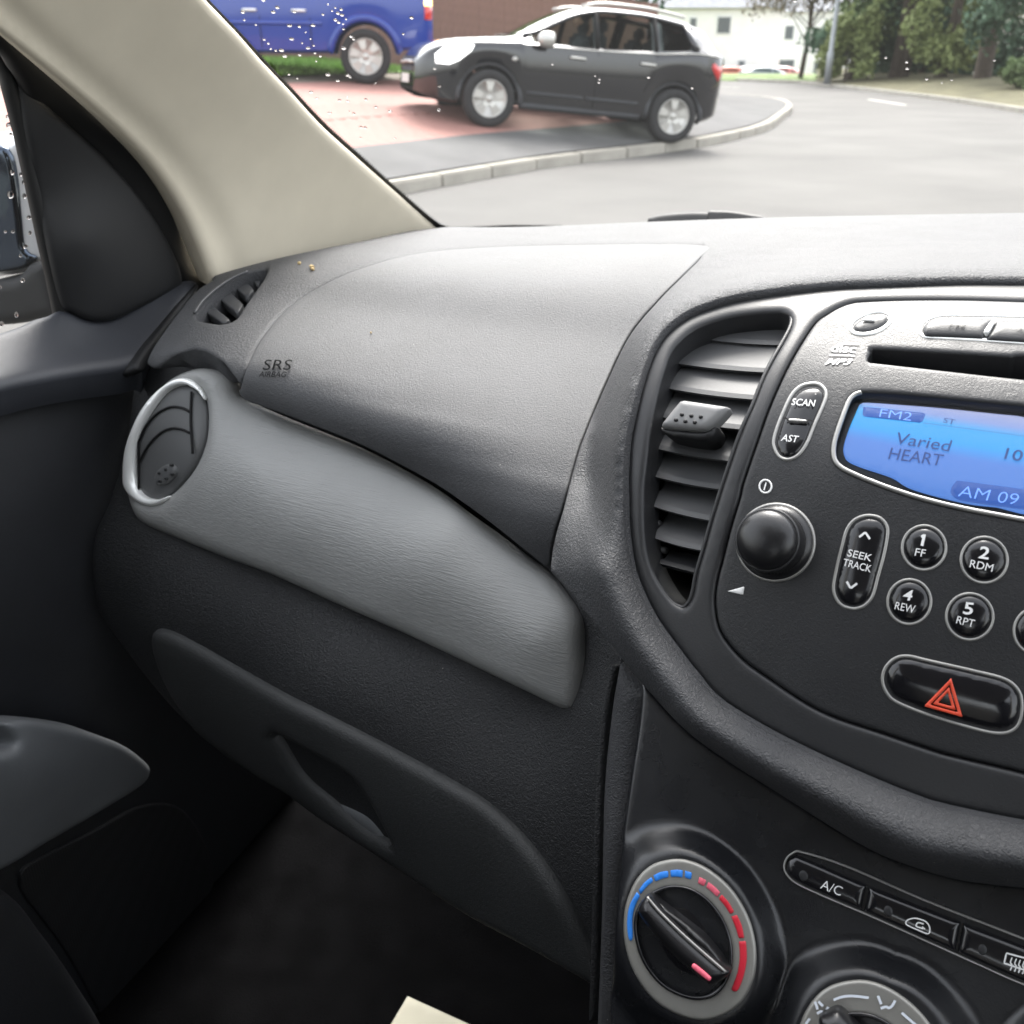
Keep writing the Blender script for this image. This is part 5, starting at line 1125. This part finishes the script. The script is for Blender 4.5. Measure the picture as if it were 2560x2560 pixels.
pe = [(0, 1), (1, 2), (2, 3), (3, 4), (4, 5), (5, 6), (6, 7), (2, 8), (8, 9), (9, 10), (2, 11), (11, 12), (12, 13), (0, 14), (14, 15), (0, 16), (16, 17)]
pr_ = [(.17, .13), (.17, .12), (.18, .11), (.07, .065), (.055, .06), (.07, .075), (.082, .095), (.06, .07), (.075, .07), (.055, .05), (.035, .03), (.075, .07), (.055, .05), (.035, .03), (.09, .08), (.07, .07), (.09, .08), (.07, .07)]
per = skinned('person', pv, pe, pr_, M['cloth'])
per.data.materials.append(M['skin'])
tag(per, 'person in dark clothing sitting behind the front side window of the black crossover', 'person')
bpy.context.view_layer.update()
per.matrix_world = suv.matrix_world @ Matrix.Translation((-.12, .36, .06))
def headpart(name, prof, m, c, sc_):
    bm = bmesh.new(); bmesh.ops.create_uvsphere(bm, u_segments=20, v_segments=14, radius=1)
    for v in bm.verts: v.co = Vector((v.co.x*sc_[0], v.co.y*sc_[1], v.co.z*sc_[2])); 
    if prof:
        for v in bm.verts: prof(v)
    for v in bm.verts: v.co += Vector(c)
    me = bpy.data.meshes.new(name); bm.to_mesh(me); bm.free(); me.polygons.foreach_set('use_smooth', [True]*len(me.polygons)); me.materials.append(m); o = bpy.data.objects.new(name, me); COL.objects.link(o); o.parent = per; return o
def facef(v):
    if v.co.x > .06 and abs(v.co.y) < .02 and -.04 < v.co.z < .02: v.co.x += .018
    if v.co.z < -.05: v.co.y *= .8
headpart('face', facef, M['skin'], (.065, 0, 1.345), (.088, .072, .108))
headpart('hair', None, M['cloth'], (.045, 0, 1.375), (.092, .082, .098))

# ---- blue pickup
pk = thing('pickup_truck', 'bright blue pickup truck parked at the top of the driveway', 'pickup truck')
PFA, PRA, PW = 1.62, -1.58, .385
pc_ = dict(zl=curve([(2.6, .85), (2.4, 1.0), (1.5, 1.10), (.9, 1.14), (.5, 1.22), (-.7, 1.26), (-2.62, 1.30)]),
           zt=curve([(2.6, .9), (2.4, 1.06), (1.5, 1.18), (.95, 1.24), (.45, 1.62), (.1, 1.76), (-.6, 1.79), (-.8, 1.80), (-2.4, 1.82), (-2.55, 1.70), (-2.62, 1.40)]),
           yb=curve([(2.6, .60), (2.45, .80), (2.0, .90), (0, .91), (-2.3, .91), (-2.55, .87), (-2.62, .80)]), yr=curve([(2.6, .5), (2.2, .72), (1.0, .74), (.4, .66), (-2.3, .66), (-2.62, .66)]))
pc_['zb'] = arch_z((PFA, PRA), PW, .475, curve([(2.6, .5), (2.2, .42), (-1, .43), (-2.2, .48), (-2.62, .52)]))
car_body(pc_, -2.62, 2.6, M['bluepaint'], pk, None)
for s in (1, -1):
    side_window(pc_, ((.75, .0), (.38, .02)), s, pk, M['carglass']); side_window(pc_, ((-.08, -.68), (-.08, -.66)), s, pk, M['carglass']); side_window(pc_, ((-.85, -2.35), (-.85, -2.3)), s, pk, M['carglass'])
    for xa in (PFA, PRA):
        wheel(pk, xa, s*.80, PW, .25, s, 6); th = np.linspace(-.05, math.pi+.05, 30)
        local_tube('wheel_arch', np.array([body_pt(pc_, xa+.53*math.cos(a), max(.46, PW+.53*math.sin(a)), s, -.012) for a in th]), .058, M['bluepaint'], pk, seg=12)
    strip_x('bed_rail', pc_, [(x, 1.31) for x in np.linspace(-.98, -2.45, 12)], s, M['chrome'], pk, .035, .0)
    strip_x('side_crease', pc_, [(x, .83) for x in np.linspace(1.0, -.95, 12)], s, M['bluepaint'], pk, .035, -.012)
    flank('tail_light', pc_, [(-2.50, .90), (-2.61, .90), (-2.615, 1.09), (-2.50, 1.09)], s, M['taillamp'], pk, .02)
    flank('brake_light', pc_, [(-2.50, 1.09), (-2.615, 1.09), (-2.615, 1.28), (-2.50, 1.28)], s, M['amber'], pk, .02)
    for xz in ([(.95, .5), (.95, .8), (.93, 1.12)], [(-.04, .5), (-.04, .8), (-.04, 1.2)], [(-.78, .5), (-.78, .8), (-.78, 1.24)]): strip_x('door_gap', pc_, xz, s, M['blackd'], pk, .007, .0005)
    for x0 in (.0, -.72): local_tube('door_handle', np.array([body_pt(pc_, x0+d, 1.0, s, o_) for d, o_ in ((0, .0), (.02, .03), (.18, .03), (.2, .0))]), .018, M['chrome'], pk)
PT = tray((918, 210)); hd_ = np.array([-.82, -.57]); F_ = PT+np.r_[hd_*3.2, 0]; F_[2] = PT[2]+.03
kpk = place(pk, PT, F_, PRA, PFA); lat = pk.rotation_quaternion @ Vector((0, 1, 0)); pk.location -= lat*.80*kpk

# ---- parked cars far behind
def far_car(px, dist, col, label, yaw):
    d = ray([px])[0]; P = d*dist/math.hypot(d[0], d[1]); P[2] += CAMZ
    o = thing('parked_car', label, 'car', group='cars parked by the white houses'); m_ = mat('far_paint', col, .3, coat=.8)
    c2 = dict(cv); c2['zb'] = arch_z((FA, RA), .31, .36, curve([(2.2, .3), (0, .22), (-2.13, .32)])); z0 = cv['zt']; c2['zt'] = lambda x: z0(x)*.92
    car_body(c2, -2.13, 2.2, m_, o, None, 60)
    for s in (1, -1):
        side_window(c2, ((.66, -.12), (.2, -.12)), s, o, M['carglass']); side_window(c2, ((-.2, -1.4), (-.2, -1.2)), s, o, M['carglass'])
        for xa in (FA, RA):
            t = local_lathe('wheel', (xa, s*.78, .31), (0, s, 0), [(.05, .09), (.2, .1), (.3, .09), (.31, 0), (.3, -.09)], M['tyre'], o, 20)
    o.location = (P[0], P[1], -.95); o.rotation_euler = (0, 0, yaw)
far_car((1848, 178), 66, (.55, .10, .05), 'small red car parked before the white houses, left of a white one', .5)
far_car((1893, 178), 66.5, (.7, .7, .7), 'white car parked between red and grey cars by the houses', .45)
far_car((1930, 178), 66, (.16, .18, .2), 'grey car parked between a white and a pink-red car by the houses', .5)
far_car((1972, 180), 66.5, (.55, .16, .15), 'faded red car parked near the thin roadside tree', .5)

# ================================================================== OUTDOORS: fence, houses, lamp post
M['fence'] = mat('fence_brown', (.20, .115, .092), .85, var=.12, vscale=8)
M['render'] = mat('white_render', (.88, .86, .83), .9, var=.04, vscale=2)
M['roof'] = mat('roof_slate', (.20, .21, .23), .8, var=.15, vscale=3)
M['wframe'] = mat('window_white', (.7, .7, .7), .5); M['wglass'] = mat('window_dark', (.15, .16, .17), .15)
M['galv'] = mat('galvanised', (.36, .38, .40), .5, metal=.4); M['brown'] = mat('bark', (.075, .058, .045), .95, bump=('noise', 25, .8, .03), var=.3, vscale=6)
fe = thing('garden_fence', 'brown close-boarded fence standing behind the blue pickup', 'fence')
A = np.array([-14.2, 15.6]); B = np.array([-7.6, 20.6]); d_ = (B-A)/np.linalg.norm(B-A); L_ = np.linalg.norm(B-A); nb = int(L_/.125)
bm_ = bmesh.new(); bmesh.ops.create_cube(bm_, size=1); bmesh.ops.scale(bm_, vec=(.13, .018, 1.8), verts=bm_.verts); fme = bpy.data.meshes.new('fence_board'); bm_.to_mesh(fme); bm_.free(); fme.materials.append(M['fence'])
ang = math.atan2(d_[1], d_[0])
for i in range(nb):
    p = A+d_*(i+.5)*.125; z = float(terr(p[0], p[1]))
    o = bpy.data.objects.new('fence_board', fme); COL.objects.link(o); o.parent = fe; o.location = (p[0]+(.008 if i % 2 else 0), p[1], z+.92-.10*max(0, i-30)/30+random.uniform(-.01, .01)); o.rotation_euler = (0, 0, ang+random.uniform(-.04, .04))
def house(name, label, P, w, dpt, hgt, roofh, yaw, wins, gable=True):
    h = thing(name, label, 'house', tuple(P), rz=yaw)
    def lb(nm, c, s_, m_): return box(nm, c, s_, m_, h, local=True)
    lb('wall', (0, 0, hgt/2), (w, dpt, hgt), M['render'])
    V = [(-w/2-.3, -dpt/2-.35, hgt-.05), (w/2+.3, -dpt/2-.35, hgt-.05), (w/2+.3, dpt/2+.35, hgt-.05), (-w/2-.3, dpt/2+.35, hgt-.05), (-w/2-.3, 0, hgt+roofh), (w/2+.3, 0, hgt+roofh)]
    part('roof', V, [(0, 1, 5, 4), (2, 3, 4, 5), (0, 3, 2, 1), (0, 4, 3), (1, 2, 5)], M['roof'], h, False)
    for (x, z, ww, wh) in wins:
        f = lb('window', (x, -dpt/2-.02, z), (ww, .08, wh), M['wframe']); 
        g = box('pane', (x, -dpt/2-.05, z), (ww-.14, .05, wh-.14), M['wglass'], f, local=True)
    return h
w1 = [(-2.6, 4.1, .9, 1.0), (1.6, 4.1, .9, 1.0), (-.3, 4.1, .5, .9), (-2.6, 1.5, .9, 1.0), (2.9, 1.2, .5, 1.9), (.6, 1.5, .5, 1.2)]
house('white_house', 'white rendered house with a grey slate roof, left of the thin tree', far((1720, 185), 72, -1.3), 10.5, 8, 5.1, 2.6, .42, w1)
house('white_house', 'long low white building seen behind the thin roadside tree', far((1985, 180), 86, -1.4), 14, 9, 5.4, 2.4, .30, [(-4.2, 1.6, .9, 1.2), (-1.0, 1.5, 1.3, 1.5), (-1.0, 4.0, .7, 1.0), (1.4, 1.1, .8, 2.1), (3.6, 4.0, .6, 1.0), (3.9, 1.5, 1.0, 1.2), (-3.6, 4.0, .8, 1.0)])
lp = thing('lamp_post', 'grey metal street lamp post standing by the dark trees', 'lamp post', tuple(far((2068, 205), 43.5, .1)))
local_lathe('pole', (0, 0, 0), (0, 0, 1), [(.13, 0), (.13, 1.1), (.095, 1.2), (.085, 4), (.06, 8)], M['galv'], lp, 16)
local_tube('lamp_arm', np.array([(0, 0, 7.9), (.1, -.2, 8.2), (.3, -.8, 8.35)]), .04, M['galv'], lp); box('lamp_head', (.38, -1.1, 8.34), (.22, .6, .12), M['galv'], lp, rz=.3, bev=.03, local=True)

# ================================================================== OUTDOORS: trees
def leafmat(name, c): return mat(name, c, .7, var=.45, vscale=1.4, spec=.25)
LM = [leafmat('leaf_green', (.125, .175, .075)), leafmat('leaf_dark', (.080, .135, .085)), leafmat('leaf_light', (.21, .25, .10)), leafmat('leaf_brown', (.20, .17, .115))]
def tree(name, label, base, hgt, crown, lm, nleaf, trunk=.18, size=.14, lean=(0, 0), limbs=6, cat='tree', group=None, forks=1):
    """crown: list of (dx,dy,z,rx,rz) clumps"""
    t = thing(name, label, cat, tuple(base), group)
    V = []; F = []
    def limb(P0, P1, r0, r1, n=7):
        P0, P1 = np.array(P0), np.array(P1); k0 = len(V); pts = [P0+(P1-P0)*u+np.array([math.sin(u*5+P0[0])*.04, math.cos(u*4)*.04, 0])*u*np.linalg.norm(P1-P0)*.3 for u in np.linspace(0, 1, 6)]
        for i, p in enumerate(pts):
            r_ = r0+(r1-r0)*i/5
            for j in range(n): a = 2*math.pi*j/n; V.append((p[0]+r_*math.cos(a)*(1+.12*math.sin(3*a+i)), p[1]+r_*math.sin(a), p[2]))
        for i in range(5):
            for j in range(n): F.append((k0+i*n+j, k0+i*n+(j+1) % n, k0+(i+1)*n+(j+1) % n, k0+(i+1)*n+j))
    for q in range(forks): limb((q*.25, 0, -.2), (lean[0]+q*.5, lean[1], hgt*.62), trunk*1.25/(1+.25*q), trunk*.4)
    for k in range(limbs):
        c = crown[k % len(crown)]; u = random.uniform(.3, .6); limb((lean[0]*u, lean[1]*u, hgt*.62*u), (c[0], c[1], c[2]), trunk*.38, trunk*.08, 5)
    if trunk > 0: part('trunk', V, F, M['brown'], t)
    cr = np.array(crown); vol = cr[:, 3]**2*cr[:, 4]; idx = rng.choice(len(cr), nleaf, p=vol/vol.sum())
    g = rng.normal(size=(nleaf, 3)); g /= np.linalg.norm(g, axis=1)[:, None]; rr = rng.uniform(0, 1, nleaf)**.42
    lump = 1+.28*np.sin(g[:, 0]*5+idx)*np.sin(g[:, 2]*6+idx*2)+.18*np.sin(g[:, 1]*11+idx)
    P = cr[idx, :3]+g*(rr*lump)[:, None]*np.stack([cr[idx, 3], cr[idx, 3], cr[idx, 4]], 1)
    P = P[P[:, 2] > .1]; m = len(P)
    a = rng.normal(size=(m, 3)); a /= np.linalg.norm(a, axis=1)[:, None]; b = np.cross(a, rng.normal(size=(m, 3))); b /= np.linalg.norm(b, axis=1)[:, None]
    s_ = size*rng.uniform(.6, 1.5, (m, 1)); VV = np.stack([P-a*s_, P+b*s_*.55, P+a*s_, P-b*s_*.55], 1).reshape(-1, 3)
    part('crown', VV, np.arange(4*m).reshape(-1, 4), lm, t, smooth=False); return t
rt = gz((1998, 202))
tree('roadside_tree', 'thin dark tree with sparse brownish leaves in front of the white houses', rt, 7, [(-1.2, 0, 3.6, 1.5, .8), (.9, .3, 3.7, 1.4, .8), (0, -.3, 4.6, 1.8, 1.2), (-2.2, .4, 4.2, 1.2, .9), (2.0, 0, 4.3, 1.3, .9), (-2.6, 0, 3.2, .7, .5), (0, 0, 5.8, 1.7, 1.2)], LM[3], 5200, .11, .085, (.35, 0), 9)
spec = [((2125, 205), 47, 8, 1, 'ivy-clad dark evergreen just right of the lamp post'), ((2235, 207), 46, 9, 0, 'tree with a pale double trunk among the dark evergreens'), ((2300, 208), 50, 8, 1, 'dark shadowy tree between the double trunk and the pale green crown'), ((2345, 210), 44, 9, 2, 'tree with light yellow-green foliage hanging over the verge'),
        ((2450, 218), 41, 9, 0, 'leafy tree with a thick dark trunk near the right edge'), ((2550, 236), 36, 8, 1, 'dense green tree at the right edge of the view'), ((2690, 245), 36, 9, 0, 'tall tree beyond the right edge of the windscreen view')]
for k, (px, ds_, h_, li, lab) in enumerate(spec):
    b = far(px, ds_, .2); dn = np.array([b[0], b[1]])/np.hypot(b[0], b[1]); sd = np.array([dn[1], -dn[0]])
    cr = []
    for q in range(16):
        a = random.uniform(-1.9, 1.9); c_ = random.uniform(-.6, 1.6); z = random.uniform(1.1, h_*.85) if li != 0 else random.uniform(2.0, h_*.85)
        cr.append((sd[0]*a+dn[0]*c_, sd[1]*a+dn[1]*c_, z, random.uniform(.6, 1.2), random.uniform(.5, .95)))
    tree('verge_tree', lab, b, h_, cr, LM[li], 9500, .26 if li == 0 else .2, .11, (random.uniform(-.3, .5), 0), 6, group='trees along the far verge', forks=2 if k == 1 else 1)
for k, (px, ds_, w_, h_, li, lab) in enumerate([((2110, 203), 45, 1.1, 2.9, 2, 'pale yellow-green shrub touching the foot of the lamp post'), ((2280, 206), 52, 2.6, 3.4, 1, 'dark green shrub filling the gap behind the double trunk'), ((2420, 205), 50, 2.8, 3.2, 1, 'dark shrub behind the thick dark trunk'), ((2540, 215), 46, 2.6, 3.4, 1, 'dark shrub behind the trees at the right edge'), ((2180, 204), 54, 2.6, 3.8, 1, 'dark shrub behind the ivy-clad evergreen'),
                                                ((2575, 248), 33, 1.1, 1.2, 0, 'low green bush on the verge at the right edge')]):
    b = far(px, ds_, .2)
    cr = [(random.uniform(-w_, w_)*.7, random.uniform(-.5, .5), random.uniform(.3, h_*.8), w_*.42, h_*.26) for q in range(12)]
    tree('verge_shrub', lab, b, h_*.7, cr, LM[li], 5500, .05, .10, (0, 0), 4, 'shrub', 'shrubs along the far verge')
# hedge trees behind the fence and the garden
for px, ds_, li, h_, w_, lab in [((1330, 60), 25, 2, 5.0, 2.2, 'light green garden tree rising behind the brown fence'), ((1450, 60), 27, 1, 5.5, 1.8, 'dark leafy tree behind the roof of the black crossover'), ((1560, 70), 30, 0, 5.0, 1.8, 'green tree between the black crossover and the white house')]:
    b = far(px, ds_, 1.0); cr = [(random.uniform(-w_, w_), random.uniform(-1, 1), random.uniform(.8, h_), random.uniform(.6, 1.1), random.uniform(.5, .9)) for q in range(14)]
    tree('garden_tree', lab, b, h_, cr, LM[li], 8000, .14, .10, (0, 0), 6, group='trees in the garden')
# short turf on the lawn strip behind the pickup: too fine to count
n = 26000; y = rng.uniform(6, 17, n); x = xk(y)-6.4-rng.uniform(0, 4.0, n)**1.0; z = terr(x, y)+.02
h_ = rng.uniform(.05, .12, n); a = rng.uniform(0, 6.28, n); w_ = .012
B0 = np.stack([x-w_*np.cos(a), y-w_*np.sin(a), z], 1); B1 = np.stack([x+w_*np.cos(a), y+w_*np.sin(a), z], 1); Tp = np.stack([x+rng.normal(0, .03, n), y+rng.normal(0, .03, n), z+h_], 1)
go = mesh_obj('lawn_grass', np.stack([B0, B1, Tp], 1).reshape(-1, 3), np.arange(3*n).reshape(-1, 3), mat('grass_blade', (.17, .30, .055), .8, var=.3, vscale=3), smooth=False)
tag(go, 'short green lawn grass behind the pickup', 'grass', kind='stuff')
